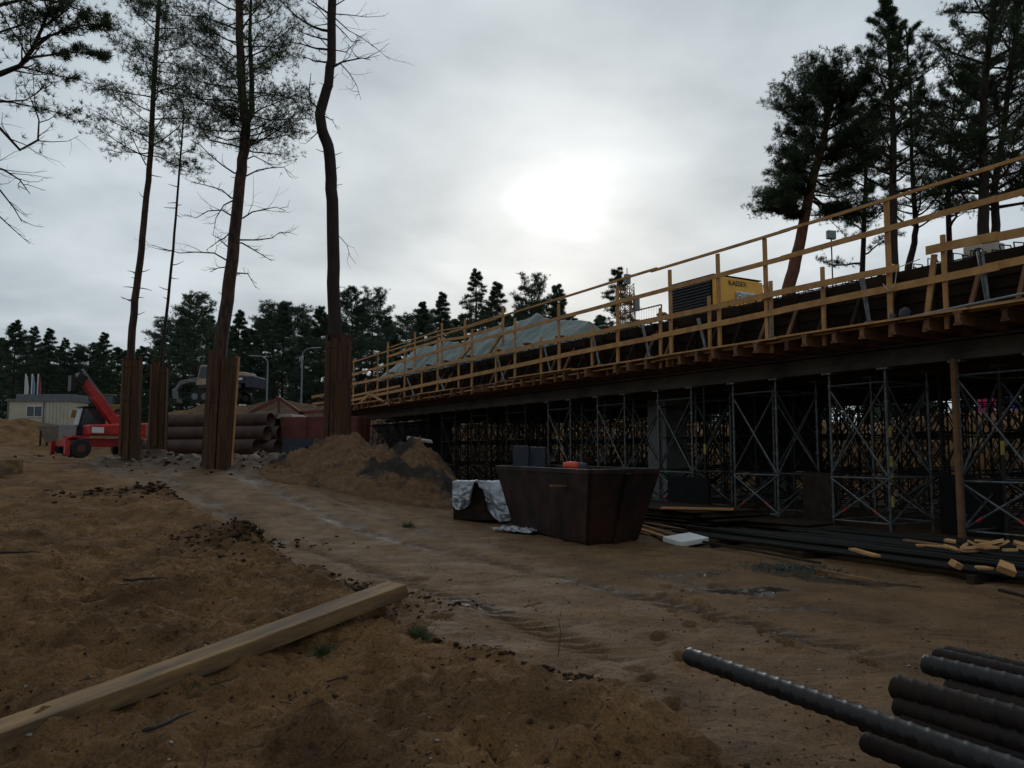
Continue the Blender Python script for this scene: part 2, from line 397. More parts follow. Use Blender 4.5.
def ground_material():
    m, nt, b = new_mat('wet_sand')
    N, L = nt.nodes, nt.links
    tc = N.new('ShaderNodeTexCoord')
    at_ = N.new('ShaderNodeVertexColor'); at_.layer_name = 'mask'
    sp = N.new('ShaderNodeSeparateColor'); L.new(at_.outputs[0], sp.inputs[0])
    def noise(sc, det=8, ro=.6, off=0.0):
        n = N.new('ShaderNodeTexNoise'); n.inputs['Scale'].default_value = sc; n.inputs['Detail'].default_value = det; n.inputs['Roughness'].default_value = ro
        if off:
            mp = N.new('ShaderNodeMapping'); mp.inputs['Location'].default_value = (off, off, off); L.new(tc.outputs['Object'], mp.inputs[0]); L.new(mp.outputs[0], n.inputs[0])
        else: L.new(tc.outputs['Object'], n.inputs[0])
        return n.outputs[0]
    def ramp(fac, a, ca, c, cc):
        r = N.new('ShaderNodeValToRGB'); r.color_ramp.elements[0].position = a; r.color_ramp.elements[0].color = (*ca, 1)
        r.color_ramp.elements[1].position = c; r.color_ramp.elements[1].color = (*cc, 1); L.new(fac, r.inputs[0]); return r.outputs[0]
    def mix(fac, a, c, t='MIX'):
        x = N.new('ShaderNodeMix'); x.data_type = 'RGBA'; x.blend_type = t
        if isinstance(fac, float): x.inputs[0].default_value = fac
        else: L.new(fac, x.inputs[0])
        for k, q in ((6, a), (7, c)):
            if isinstance(q, tuple): x.inputs[k].default_value = (*q, 1)
            else: L.new(q, x.inputs[k])
        return x.outputs[2]
    def math_(op, a, c=0.0, clamp=False):
        x = N.new('ShaderNodeMath'); x.operation = op; x.use_clamp = clamp
        for k, q in ((0, a), (1, c)):
            if isinstance(q, (int, float)): x.inputs[k].default_value = q
            else: L.new(q, x.inputs[k])
        return x.outputs[0]
    sand = ramp(noise(1.4), .32, (.11, .058, .025), .66, (.275, .150, .058))
    grain = ramp(noise(60, 6, .75), .35, (.50, .50, .52), .65, (1.25, 1.2, 1.15))
    sand = mix(1.0, sand, grain, 'MULTIPLY')
    spots = ramp(noise(9, 6, .7, 3.0), .56, (1, 1, 1), .66, (.38, .34, .31))
    sand = mix(.85, sand, spots, 'MULTIPLY')
    sp2 = ramp(noise(30, 5, .7, 6.0), .60, (1, 1, 1), .68, (.24, .20, .18))
    sand = mix(.9, sand, sp2, 'MULTIPLY')
    road = ramp(noise(2.2, 8, .65, 5.0), .3, (.125, .072, .033), .7, (.275, .165, .076))
    road = mix(1.0, road, grain, 'MULTIPLY')
    rs = ramp(noise(3.1, 8, .7, 9.0), .55, (1, 1, 1), .68, (.45, .42, .40))
    road = mix(.9, road, rs, 'MULTIPLY')
    rs2 = ramp(noise(18, 6, .7, 4.0), .60, (1, 1, 1), .70, (.45, .42, .40))
    road = mix(.8, road, rs2, 'MULTIPLY')
    c = mix(sp.outputs[0], sand, road)
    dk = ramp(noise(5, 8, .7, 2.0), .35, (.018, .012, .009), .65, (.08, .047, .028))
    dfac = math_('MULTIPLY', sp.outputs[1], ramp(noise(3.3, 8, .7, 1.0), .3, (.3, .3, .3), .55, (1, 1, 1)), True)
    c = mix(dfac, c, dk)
    c = mix(sp.outputs[2], c, (.045, .034, .024))
    L.new(c, b.inputs['Base Color'])
    r = N.new('ShaderNodeMapRange'); L.new(noise(1.9, 6, .6, 7.0), r.inputs[0]); r.inputs[1].default_value = .35; r.inputs[2].default_value = .65
    r.inputs[3].default_value = .66; r.inputs[4].default_value = .95
    ro = math_('SUBTRACT', math_('MAXIMUM', r.outputs[0], math_('SUBTRACT', 1.0, sp.outputs[0])), 0.05)
    ro = math_('SUBTRACT', ro, math_('MULTIPLY', sp.outputs[2], .62), True)
    L.new(ro, b.inputs['Roughness'])
    b.inputs['Specular IOR Level'].default_value = .25
    h = math_('ADD', math_('MULTIPLY', noise(11, 8, .7), .075), math_('MULTIPLY', noise(48, 6, .75), .020))
    h = math_('MULTIPLY', h, math_('SUBTRACT', 1.0, math_('MULTIPLY', sp.outputs[2], .97)))
    bp = N.new('ShaderNodeBump'); bp.inputs['Strength'].default_value = .9; bp.inputs['Distance'].default_value = 1.0
    L.new(h, bp.inputs['Height']); L.new(bp.outputs[0], b.inputs['Normal'])
    return m

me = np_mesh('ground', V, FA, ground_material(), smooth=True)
# wetness, soil and dark-ground masks
x = V[:, 0]; y = V[:, 1]
n_ = .8660254 * x + .5 * y; s_ = -.5 * x + .8660254 * y
edge = np.interp(y, XE_Y, XE_X)
roadm = (.25 + .75 * S((y - 6) / 9)) * S((x - edge + .1) / .5) * (1 - S((n_ - 9.8) / 3)) * S((y - 2) / 3) * S((31 - y) / 7)
dark = 0.75 * S((n_ - 10.2) / 2.2) * (1 - S((n_ - 25) / 2))  # darkens the ground strip along and under the bridge
dark = np.maximum(dark, 1.0 * np.exp(-((y - 27) / 4.0) ** 4) * S((x + 15) / 2) * S((-2.5 - x) / 3))
dark = np.maximum(dark, .85 * np.exp(-((x + 2.2 + .35 * (y - 8.6)) / 1.0) ** 2 - ((y - 8.6) / .8) ** 2))
dark = np.maximum(dark, .9 * np.exp(-((x + 5.6) / 1.3) ** 2 - ((y - 13.6) / .6) ** 2))
dark = np.maximum(dark, .6 * np.exp(-((edge - x - .1) / .25) ** 2) * S((y - 4) / 2) * S((30 - y) / 8))
dark = np.maximum(dark, .8 * S((y - 60) / 10))
dark = np.maximum(dark, .55 * S((y - 44) / 3) * S((x + 26) / 4) * S((-4 - x) / 3))
pud = np.zeros_like(x)
def puddle(px, py, rx, ry, z=0.1, p=2.0, ang=0.0):
    global pud
    c = atz(px, py, z) if not isinstance(z, tuple) else Vector((z[0], z[1], 0))
    dx = x - c.x; dy = y - c.y
    u = (dx * math.cos(ang) + dy * math.sin(ang)) / rx; w = (-dx * math.sin(ang) + dy * math.cos(ang)) / ry
    r = np.sqrt(u * u + w * w) + .5 * fbm(x, y, 1.6, 4, 81, .6)
    pud = np.maximum(pud, p * .5 * S((1.05 - r) / .25))
puddle(740, 590, .75, .30, 0)
puddle(690, 573, .7, .16, 0, 1.7)
puddle(850, 582, 1.0, .22, 0, 1.8, -.6)
puddle(800, 642, .32, .07, 0, 1.8, -.5)
puddle(790, 607, .5, .09, 0, 1.6)
puddle(0, 0, 1.6, 4.2, (-15.9, 33.0), 1.3, .35)
c_r = 0.6 * fbm(x * 0, y, 0.08, 2, 77); q_r = (x - edge) * 0.86 - 1.3 + c_r
rutm = (np.exp(-(q_r / .17) ** 2) + np.exp(-((q_r - 1.9) / .17) ** 2) + .6 * np.exp(-((q_r - 3.1) / .2) ** 2)) * S((y - 5) / 3) * S((40 - y) / 6) * S((x - edge) / .4)
pud = np.maximum(pud, .42 * np.clip(rutm, 0, 1) * S(.6 + 1.5 * fbm(x, y, .7, 4, 88)))
dark = np.maximum(dark, .45 * np.clip(rutm, 0, 1))
ca = me.color_attributes.new('mask', 'FLOAT_COLOR', 'POINT')
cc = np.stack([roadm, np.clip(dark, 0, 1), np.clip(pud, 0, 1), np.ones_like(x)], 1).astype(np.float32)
ca.data.foreach_set('color', cc.ravel())
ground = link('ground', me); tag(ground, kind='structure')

# ------------------------------------------------------------ foliage helpers
def tufts(P, D, L, K=12, w=.13, rng=RNG, cone=1.0):
    """many needle-shaped triangles round every tuft centre"""
    n = len(P)
    P = np.repeat(P, K, 0); D = np.repeat(D, K, 0)
    L = np.repeat(np.broadcast_to(L, (n,)), K) * rng.uniform(.6, 1.15, n * K)
    d = D * .55 + rng.normal(0, cone * .62, (n * K, 3)); d[:, 2] += .12
    d /= np.linalg.norm(d, axis=1)[:, None] + 1e-9
    r = rng.normal(0, 1, (n * K, 3)); sd = np.cross(d, r); sd /= np.linalg.norm(sd, axis=1)[:, None] + 1e-9
    w_ = (L * w)[:, None]
    a = P + sd * w_ * .5 + d * (L * .05)[:, None]; b = P - sd * w_ * .5 + d * (L * .05)[:, None]
    c = P + d * L[:, None] - sd * w_ * .2; e = P + d * L[:, None] + sd * w_ * .2
    v = np.stack([a, b, c, e], 1).reshape(-1, 3)
    f = np.arange(len(v)).reshape(-1, 4)
    return v, f

def rvec(a, el): return Vector((math.cos(a) * math.cos(el), math.sin(a) * math.cos(el), math.sin(el)))

def limb_path(p0, az, el, length, rnd, seg=5, curve=.25, kink=.12):
    pts = [Vector(p0)]
    a, e = az, el
    for i in range(seg):
        pts.append(pts[-1] + rvec(a, e) * (length / seg))
        a += rnd.gauss(0, kink * 1.6); e += curve * .5 + rnd.gauss(0, kink)
    return pts

def along(pts, t):
    k = t * (len(pts) - 1); i = min(int(k), len(pts) - 2)
    return pts[i].lerp(pts[i + 1], k - i), (pts[i + 1] - pts[i]).normalized()

def make_pine(name, path, r0, r1, limbs, seed, barkm, needlem, tuftL=.16, K=12, w=.13, nsub=7, ntuft=6, dead=(), stubs=0, sublen=.34, twigs_bare=0, subr=.35, tk=4, flat=.5, cone=1.0, spread=.16, limbR=1.0):
    """path: world points of the trunk, limbs: (t along trunk, azimuth, elevation, length, curve, tuft density)"""
    rnd = random.Random(seed); rng = np.random.default_rng(seed)
    base = Vector(path[0])
    root = empty(name, base)
    pts = [Vector(p) - base for p in path]
    # smooth the trunk a little
    fine = []
    for i in range(len(pts) - 1):
        for k in range(3): fine.append(pts[i].lerp(pts[i + 1], k / 3) + Vector((rnd.gauss(0, 1), rnd.gauss(0, 1), 0)) * r0 * .05)
    fine.append(pts[-1])
    tr = MB()
    nf = len(fine)
    rad = [r0 * (1 - i / (nf - 1)) + r1 * (i / (nf - 1)) for i in range(nf)]
    tr.tube(fine, rad, 10)
    for k in range(stubs):
        t = rnd.uniform(.2, .75); p, _ = along(fine, t)
        l = limb_path(p, rnd.uniform(0, 2 * PI), rnd.uniform(-.1, .3), rnd.uniform(.2, .5), rnd, 2)
        tr.tube(l, [.018, .014, .006], 4)
    tr.build('trunk', barkm, root, smooth=True)
    bm = MB(); P = []; D = []
    def grow(lp, R, dens, n_s, sl, bare):
        nl = len(lp)
        bm.tube(lp, [R * (1 - .8 * i / (nl - 1)) for i in range(nl)], 5, caps=False)
        L = sum((lp[i + 1] - lp[i]).length for i in range(nl - 1))
        for q in range(n_s):
            t = .25 + .75 * (q + rnd.random()) / n_s
            p, d = along(lp, min(t, .999))
            az = math.atan2(d.y, d.x) + rnd.choice((-1, 1)) * rnd.uniform(.35, 1.25)
            el = math.asin(max(-.9, min(.9, d.z))) * .7 + rnd.uniform(-.2, .45)
            ll = L * sl * rnd.uniform(.55, 1.2) * (1.15 - .55 * t)
            sp = limb_path(p, az, el, ll, rnd, 3, .22, .2)
            bm.tube(sp, [R * subr, R * subr * .75, R * subr * .5, R * subr * .3], 3, caps=False)
            for bb in range(bare):
                pp, dd = along(sp, rnd.uniform(.2, 1) * .99)
                tp = limb_path(pp, math.atan2(dd.y, dd.x) + rnd.uniform(-1.2, 1.2), rnd.uniform(-.5, .9), ll * .35, rnd, 2, .1, .3)
                bm.tube(tp, [R * subr * .35, R * subr * .25, R * subr * .12], 3, caps=False)
            nt = int(ntuft * dens + rnd.random())
            for k in range(nt):
                pp, dd = along(sp, .3 + .69 * rnd.random())
                j = Vector((rnd.gauss(0, 1), rnd.gauss(0, 1), rnd.gauss(0, flat))) * ll * spread
                P.append(pp + j); D.append((dd + Vector((0, 0, .3))).normalized())
    for (t, az, el, ll, cv, dens) in limbs:
        p, d = along(fine, min(t, .999))
        R = max(.012, min(.6 * (r0 * (1 - t) + r1 * t), .022 * ll + .006)) * limbR
        lp = limb_path(p, az, el, ll, rnd, 6, cv)
        grow(lp, R, dens, nsub if dens > 0 else max(3, nsub - 3), sublen, twigs_bare if dens > 0 else max(2, twigs_bare))
    for (poly, R, dens, n_s, sl) in dead:
        lp = [Vector(p) - base for p in poly]
        grow(lp, R, dens, n_s, sl, 2)
    bm.build('branches', M['twig'] if barkm is not M['bark_red'] else M['bark_dark'], root, smooth=True)
    if P:
        v, f = tufts(np.array([tuple(q) for q in P]), np.array([tuple(q) for q in D]), tuftL, K, w, rng, cone)
        link('crown', np_mesh('crown', v, f, needlem), root)
    return root

def limbset(n, t0, t1, Rf, seed, dens=1.0, el=(.0, .5), curve=.12, azc=None, azs=PI):
    rnd = random.Random(seed); out = []
    a = rnd.uniform(0, 6)
    for i in range(n):
        t = t0 + (t1 - t0) * (i + rnd.random() * .8) / n
        a += 2.4
        az = a + rnd.uniform(-.3, .3) if azc is None else azc + rnd.uniform(-azs, azs)
        f = (t - t0) / (t1 - t0)
        out.append((t, az, rnd.uniform(*el) + .5 * f, Rf(f) * rnd.uniform(.7, 1.15), curve, dens * rnd.uniform(.7, 1.2)))
    return out

def pathpx(pts, Y, ybase=None):
    w = [at(px, py, Y) for px, py in pts]
    gz = g(w[0].x, Y) - .15
    return [Vector((w[0].x, Y, gz))] + w

# ------------------------------------------------------------ the four tall pines on the left
near = 'tall pines with plank guards'
Yt = 25.0
p1 = pathpx([(129, 420), (131, 342), (135, 300), (140, 262), (144, 225), (148, 180), (151, 150), (153, 95), (156, 50), (159, 0), (162, -60), (163, -120)], Yt)
L1 = limbset(56, .56, .98, lambda f: 1.9 * (1 - .3 * f), 3, .9, (-.25, .35), .10)
d1 = [([at(146, 165, Yt), at(138, 150, Yt), at(128, 128, Yt), at(120, 112, Yt)], .022, 0, 5, .3),
      ([at(152, 146, Yt), at(165, 138, Yt), at(178, 128, Yt), at(188, 112, Yt + .3), at(192, 98, Yt + .4)], .026, .3, 5, .3)]
t1 = make_pine('pine_tree', p1, .13, .05, L1, 11, M['bark'], M['needle'], .13, 11, .09, 9, 12, d1, 22, twigs_bare=3, flat=.9, spread=.30, limbR=.55, sublen=.42)
tag(t1, 'leftmost tall pine, long bare trunk rising from a plank guard beside the red telehandler', 'tree', near)

Yt = 27.0
p2 = pathpx([(157, 420), (163, 342), (168, 300), (173, 250), (177, 200), (181, 150), (183, 125), (184, 104)], Yt)
d2 = [([at(181, 150, Yt), at(190, 152, Yt), at(200, 154, Yt), at(207, 158, Yt)], .014, .9, 6, .5),
      ([at(180, 152, Yt), at(171, 154, Yt), at(164, 158, Yt)], .012, .7, 5, .5),
      ([at(179, 168, Yt), at(188, 172, Yt), at(200, 180, Yt)], .010, .3, 4, .4),
      ([at(180, 160, Yt), at(186, 163, Yt), at(194, 162, Yt)], .010, .9, 5, .5)]
t2 = make_pine('pine_tree', p2, .065, .02, limbset(8, .72, .97, lambda f: .7 * (1 - .5 * f), 5, .5), 12, M['bark_dark'], M['needle'], .15, 12, .10, 4, 4, d2, 16)
tag(t2, 'thinnest pine, a pole-like trunk ending below the top of the photo between two taller pines', 'tree', near)

Yt = 24.0
p3 = pathpx([(213, 430), (221, 342), (227, 300), (232, 260), (236, 225), (240, 180), (244, 150), (246, 125), (242, 95), (240, 50), (239, 0), (238, -60), (237, -130)], Yt)
L3 = limbset(74, .53, .98, lambda f: 2.2 * (1 - .1 * f), 9, 1.0, (-.25, .35), .10)
D3 = []
for poly in ([(246, 150), (256, 140), (264, 128), (261, 118), (263, 112)], [(246, 176), (258, 170), (270, 168), (284, 167), (290, 177)],
             [(245, 160), (254, 156), (266, 162), (275, 168)], [(243, 218), (252, 212), (266, 209), (276, 207), (286, 211)],
             [(242, 240), (258, 240), (272, 238), (280, 232), (287, 236)], [(242, 243), (254, 250), (264, 256), (272, 261)],
             [(232, 216), (222, 210), (208, 211), (196, 218), (184, 214)], [(226, 260), (214, 253), (196, 252), (180, 253), (165, 249), (152, 245)],
             [(231, 232), (222, 240), (214, 236)], [(231, 198), (222, 190), (205, 185), (190, 182)], [(228, 247), (220, 240), (206, 250)],
             [(234, 173), (222, 165), (210, 155), (200, 145), (190, 140)], [(238, 273), (248, 274), (256, 288)],
             [(226, 267), (218, 268), (210, 272)], [(234, 200), (224, 205), (216, 218), (213, 236)]):
    poly = [(float(np.interp(poly[0][1], [110, 125, 150, 180, 225, 260, 300], [244, 246, 244, 240, 236, 232, 227])), poly[0][1])] + list(poly)
    D3.append(([at(a, b, Yt + random.uniform(-.0, .5) * i) for i, (a, b) in enumerate(poly)], .032, 0.0, 6, .3))
D3.append(([at(246, 125, Yt), at(252, 110, Yt), at(252, 80, Yt + .1), at(250, 40, Yt + .2), at(251, 0, Yt + .2), at(253, -60, Yt)], .12, 0, 3, .1))
t3 = make_pine('pine_tree', p3, .22, .09, L3, 13, M['bark'], M['needle'], .13, 11, .09, 9, 13, D3, 12, twigs_bare=3, flat=.9, spread=.30, limbR=.55, sublen=.42)
tag(t3, 'thick forked tall pine with many dead crooked side branches below a dense crown', 'tree', near)

Yt = 25.5
p4 = pathpx([(336, 420), (335, 335), (334, 300), (333, 250), (332, 200), (331, 168), (328, 146), (322, 130), (320, 115), (324, 100), (328, 85), (331, 60), (332, 0), (333, -60), (333, -120)], Yt)
D4 = []
for poly in ([(318, 108), (311, 102), (309, 90), (311, 73)], [(335, 66), (342, 62), (352, 60), (362, 58), (370, 60)], [(341, 64), (350, 74), (357, 86), (361, 100)],
             [(335, 18), (348, 30), (362, 38), (376, 48), (390, 60)], [(335, 14), (350, 15), (366, 17), (385, 16)], [(335, 24), (345, 34), (352, 42), (364, 40)],
             [(334, 50), (346, 52), (354, 44), (358, 36)], [(327, 46), (318, 36), (308, 26)], [(328, 24), (314, 26), (300, 32)],
             [(324, 116), (332, 120), (338, 130)], [(317, 133), (310, 140), (305, 144)], [(328, 20), (318, 8), (306, 2)],
             [(336, 5), (352, -5), (372, -10), (392, -2)]):
    if poly[0][1] > 0:
        poly = [(float(np.interp(poly[0][1], [0, 60, 85, 100, 115, 130, 146, 168, 250], [332, 331, 328, 324, 320, 322, 328, 331, 333])), poly[0][1])] + list(poly)
    D4.append(([at(a, b, Yt + random.uniform(-.2, .4) * i) for i, (a, b) in enumerate(poly)], .026 if poly[0][1] < 200 else .014, 0.0, 6, .35))
D4[0] = (D4[0][0], .05, 0, 3, .2); D4[1] = (D4[1][0], .05, 0, 6, .3)
L4 = limbset(10, .9, .99, lambda f: 1.6, 6, .3, (.1, .6)) + limbset(7, .78, .9, lambda f: 2.0, 8, .35, (-.1, .3), azc=PI, azs=.5)
t4 = make_pine('pine_tree', p4, .235, .13, L4, 14, M['bark_dark'], M['needle'], .16, 12, .09, 6, 5, D4, 14, twigs_bare=3)
br4 = MB(); b4 = t4.location
for pl_, r_4 in (([(333, 234), (340, 237), (347, 245), (350, 256), (356, 264)], .016), ([(349, 252), (347, 262), (351, 270)], .008), ([(347, 245), (354, 248), (358, 256)], .007)):
    q4 = [at(a, b, 25.5) - b4 for a, b in pl_]; br4.tube(q4, [r_4 * (1 - .7 * i / (len(q4) - 1)) for i in range(len(q4))], 5)
br4.build('dead_branch', M['twig'], t4)
tag(t4, 'tall nearly bare pine with an S-bend in its dark trunk left of the bridge', 'tree', near)

# plank guards round the trunks
def guard(label, xl, xr, yt, yb, Y, npl, seed, lean=(0, 0), strip=False):
    rnd = random.Random(seed)
    cx = (xl + xr) / 2
    b = at(cx, yb, Y); t = at(cx + lean[0], yt, Y)
    R = (xr - xl) / 2 / F * Y * .86
    root = empty('tree_guard', (b.x, Y, b.z), 0, label, 'tree guard', 'plank guards round the tall pines')
    H = t.z - b.z; lx = t.x - b.x
    for k in range(npl):
        a = 2 * PI * k / npl + rnd.uniform(-.08, .08)
        w = 2 * PI * R / npl * rnd.uniform(.9, 1.08)
        o = Vector((math.cos(a), math.sin(a), 0))
        r = R * rnd.uniform(.95, 1.08)
        h = H * (1 + rnd.uniform(-.07, .03))
        m = MB()
        m.bar(o * r * 1.02 + Vector((0, 0, -.5)), o * r * .97 + Vector((lx * h / H, 0, h)), w, .045, up=o, seg=4, wob=.006)
        m.build('plank', M['plank'], root)
    for zz in (.18, .55, .88):
        ring = [Vector((math.cos(a) * R * 1.11 + lx * zz, math.sin(a) * R * 1.11, H * zz)) for a in [2 * PI * i / 20 for i in range(21)]]
        MB().tube(ring, .006, 4).build('wire_band', M['galv_dark'], root)
    if strip:
        m = MB(); m.bar(Vector((R * 1.15, -.1, -.3)), Vector((R * 1.12 + lx + .06, -.1, H * .97)), .03, .05)
        m.build('edge_board', M['timber'], root)
guard('brown plank guard round the leftmost pine, next to the red telehandler', 120, 139, 356, 456, 25.0, 8, 1, (3, 0))
guard('narrow plank guard round the thin pine, in front of the pipe stack', 148, 166, 362, 458, 27.0, 8, 2, (3, 0))
guard('wide plank guard with a pale board up its right edge, round the forked pine', 202, 233, 354, 463, 24.0, 11, 3, (6, 0), True)
guard('tallest plank guard, round the bent pine beside the end of the bridge', 322, 350, 335, 452, 25.5, 11, 4, (3, 0))

# ------------------------------------------------------------ pine hanging in at the top left
Yn = 10.0
tb = Vector((-8.3, Yn, 0)); tb.z = g(tb.x, Yn) - .1
p5 = [tb, tb + Vector((.05, 0, 3)), tb + Vector((.1, 0, 6)), tb + Vector((.1, .1, 9)), tb + Vector((0, .1, 12))]
D5 = []
for poly, R, dn, ns, sl in (([(-150, 90), (-60, 85), (0, 74), (20, 66), (32, 50), (42, 28), (50, 8), (54, -15)], .05, 1.0, 16, .22),
                    ([(32, 50), (50, 36), (72, 28), (92, 24), (106, 26)], .02, 1.2, 12, .30),
                    ([(28, 58), (50, 55), (70, 52), (88, 54), (102, 58)], .018, 1.1, 12, .30),
                    ([(20, 66), (40, 72), (60, 76), (76, 80)], .014, .35, 9, .35),
                    ([(-120, 20), (-50, 15), (0, 5), (30, -2), (60, 2), (85, 12)], .035, 1.3, 14, .25),
                    ([(-60, 40), (0, 32), (30, 22), (55, 10)], .02, 1.4, 12, .28),
                    ([(-140, 150), (-60, 125), (0, 128), (20, 150), (38, 140), (39, 120), (33, 104)], .03, .12, 9, .25),
                    ([(-80, 100), (0, 102), (26, 100), (44, 88)], .018, .25, 9, .35),
                    ([(0, 100), (30, 106), (55, 112), (76, 122)], .012, .45, 9, .35),
                    ([(-90, 150), (-30, 160), (4, 170), (20, 180), (30, 194)], .022, .0, 8, .3),
                    ([(-90, 170), (-30, 178), (0, 190), (14, 208), (22, 222)], .02, .0, 7, .3),
                    ([(-40, 200), (-5, 212), (12, 228), (30, 244)], .014, .0, 5, .3)):
    D5.append(([at(a, b, Yn + random.uniform(-.03, .12) * i) for i, (a, b) in enumerate(poly)], R, dn, ns, sl))
t5 = make_pine('pine_tree', p5, .2, .1, limbset(14, .6, .98, lambda f: 2.4, 21, .7, (0, .4), azc=PI, azs=1.2), 22, M['bark'], M['needle'], .075, 15, .10, 6, 15, D5, 0, twigs_bare=2, subr=.3, flat=.7)
tag(t5, 'near pine whose drooping needled branches hang in at the top left corner', 'tree')

# ------------------------------------------------------------ pines behind the bridge on the right
def right_pine(label, pts, Y, r0, r1, limbs, seed, barkm, dead=(), **kw):
    pth = pathpx(pts, Y)
    t = make_pine('pine_tree', pth, r0, r1, limbs, seed, barkm, M['needle'], dead=dead, spread=.24, **kw)
    tag(t, label, 'tree', 'pines behind the bridge'); return t
rk = dict(tuftL=.17, K=13, w=.10, nsub=9, ntuft=15, twigs_bare=1, flat=.4)
def clumps(Y, base_pts, lst, dens=1.5):
    out = []
    for (sx, sy), (ex, ey), sp_ in lst:
        a = at(sx, sy, Y); b = at(ex, ey, Y)
        for j in range(4):
            dz = [-1.4, .5, -.3, 1.3][j]
            e = b + Vector((random.uniform(-.5, .5), dz * sp_, random.uniform(-.35, .35)))
            mid = a.lerp(e, .5) + Vector((0, 0, -.25))
            out.append(([a, mid, e], .045, dens, 9, .42))
    return out
Y = 38
c1 = clumps(Y, None, [((826, 130), (800, 84), 1), ((828, 118), (824, 72), 1), ((828, 125), (852, 76), 1), ((829, 112), (812, 70), .6), ((829, 112), (840, 68), .6), ((829, 112), (862, 78), .6), ((826, 140), (880, 108), 1), ((824, 150), (884, 134), 1), ((816, 172), (784, 160), .8), ((812, 186), (768, 204), .7), ((810, 200), (862, 214), .8), ((806, 212), (790, 212), .7), ((826, 128), (780, 98), 1), ((828, 130), (868, 92), 1),
                      ((824, 150), (798, 128), 1), ((824, 150), (858, 126), 1), ((820, 160), (790, 148), 1), ((820, 158), (850, 150), 1),
                      ((815, 178), (772, 176), 1), ((815, 185), (764, 192), 1), ((812, 190), (790, 186), .8), ((814, 180), (856, 178), 1), ((812, 195), (845, 206), 1), ((818, 176), (872, 160), 1)])
right_pine('leaning red-barked pine with a rounded crown, leftmost behind the bridge deck', [(788, 288), (795, 262), (800, 240), (807, 205), (813, 178), (819, 158), (824, 142), (828, 118), (831, 96)], Y, .34, .12,
           limbset(12, .62, .98, lambda f: 2.2, 31, 1.2), 32, M['bark_red'], dead=c1 + [([at(810, 190, Y), at(835, 196, Y), at(850, 215, Y), at(868, 226, Y)], .05, .35, 8, .35), ([at(806, 215, Y), at(826, 216, Y), at(850, 240, Y)], .04, .3, 8, .35)], **rk)
Y = 36
right_pine('spire-shaped pine with the tallest pointed top, right of the leaning one', [(893, 262), (893, 225), (893, 180), (893, 120), (891, 80), (889, 40), (888, 4)], Y, .26, .03,
           limbset(46, .38, .99, lambda f: 3.0 * (1 - .88 * f) + .3, 33, .8, (.1, .5)), 34, M['bark_dark'], **rk)
Y = 40
right_pine('slender dark pine with a crooked lower trunk close behind the spire-shaped pine', [(908, 268), (913, 250), (916, 228), (914, 200), (912, 160), (911, 110), (908, 60), (906, 28)], Y, .2, .03,
           limbset(36, .36, .99, lambda f: 2.4 * (1 - .78 * f) + .3, 35, .7, (.1, .5)), 36, M['bark_dark'], **rk)
Y = 35
right_pine('broad dense pine with its crown cut by the top right corner', [(984, 262), (984, 225), (984, 180), (982, 130), (985, 80), (992, 20), (1000, -50), (1004, -110)], Y, .3, .06,
           limbset(60, .32, .98, lambda f: 3.5 * (1 - .35 * f), 37, 1.35, (.0, .45)), 38, M['bark_dark'], **rk)
Y = 37
right_pine('second dark trunk close beside the broad pine at the right edge of the photo', [(992, 262), (996, 225), (994, 190), (1002, 140), (1010, 80), (1018, 20), (1024, -50)], Y, .24, .06,
           limbset(50, .34, .98, lambda f: 3.6 * (1 - .35 * f), 39, 1.35, (.0, .45)), 40, M['bark_dark'], **rk)
Y = 42
right_pine('back pine filling between the spire-shaped pine and the broad pine', [(950, 262), (948, 200), (950, 150), (952, 120), (955, 95)], Y, .18, .05,
           limbset(22, .3, .98, lambda f: 3.4 * (1 - .6 * f) + .4, 41, 1.0, (.0, .4)), 42, M['bark_dark'], **rk)
Y = 43
right_pine('half hidden back pine between the leaning pine and the spire-shaped pine', [(862, 282), (864, 220), (866, 170), (868, 120)], Y, .18, .06,
           limbset(16, .3, .98, lambda f: 2.4 * (1 - .55 * f) + .4, 43, .8, (.0, .4)), 44, M['bark_dark'], **rk)
Y = 41
right_pine('pine off the right edge whose branches reach into the photo', [(1050, 262), (1050, 180), (1050, 100), (1050, 20), (1050, -60)], Y, .28, .06,
           limbset(34, .3, .98, lambda f: 3.6 * (1 - .4 * f), 45, 1.0, (.0, .4)), 46, M['bark_dark'], **rk)

# ------------------------------------------------------------ far treeline
def far_variant(seed, H, cw, t0, top, n=40, K=8, dens=1.0, el=(.0, .4), sub=.42, conif=False):
    path = [Vector((0, 0, 0)), Vector((random.uniform(-.2, .2), 0, H * .4)), Vector((random.uniform(-.3, .3), 0, H * .75)), Vector((0, 0, H))]
    L_ = limbset(n, t0, .995, lambda f: cw * (1 - top * f) + .2, seed, dens, el, .04 if conif else .1)
    if conif: L_ = [(t, a, e - .42 * (t - t0) / (1 - t0), l, c, d) for (t, a, e, l, c, d) in L_]
    return make_pine('pine_tree', path, .2, .03, L_, seed + 1, M['bark_dark'], M['needle_hazed'],
                     tuftL=.27 if conif else .32, K=K, w=.13, nsub=7, ntuft=10, flat=.35, spread=.30, sublen=sub, limbR=.7)
protos = [far_variant(101, 14, 3.3, .10, .97, 84, el=(-.25, .1), conif=True, sub=.36), far_variant(103, 15, 3.1, .22, .88, 60, el=(-.1, .25)), far_variant(105, 14, 4.0, .30, .62, 48),
          far_variant(107, 16, 2.7, .30, .93, 62, dens=.8, el=(-.2, .15), conif=True), far_variant(109, 13, 3.7, .06, .95, 84, el=(-.3, .1), conif=True, sub=.36), far_variant(111, 15, 3.3, .45, .5, 36)]
PH = [14, 15, 14, 16, 13, 15]
used = [False] * 6
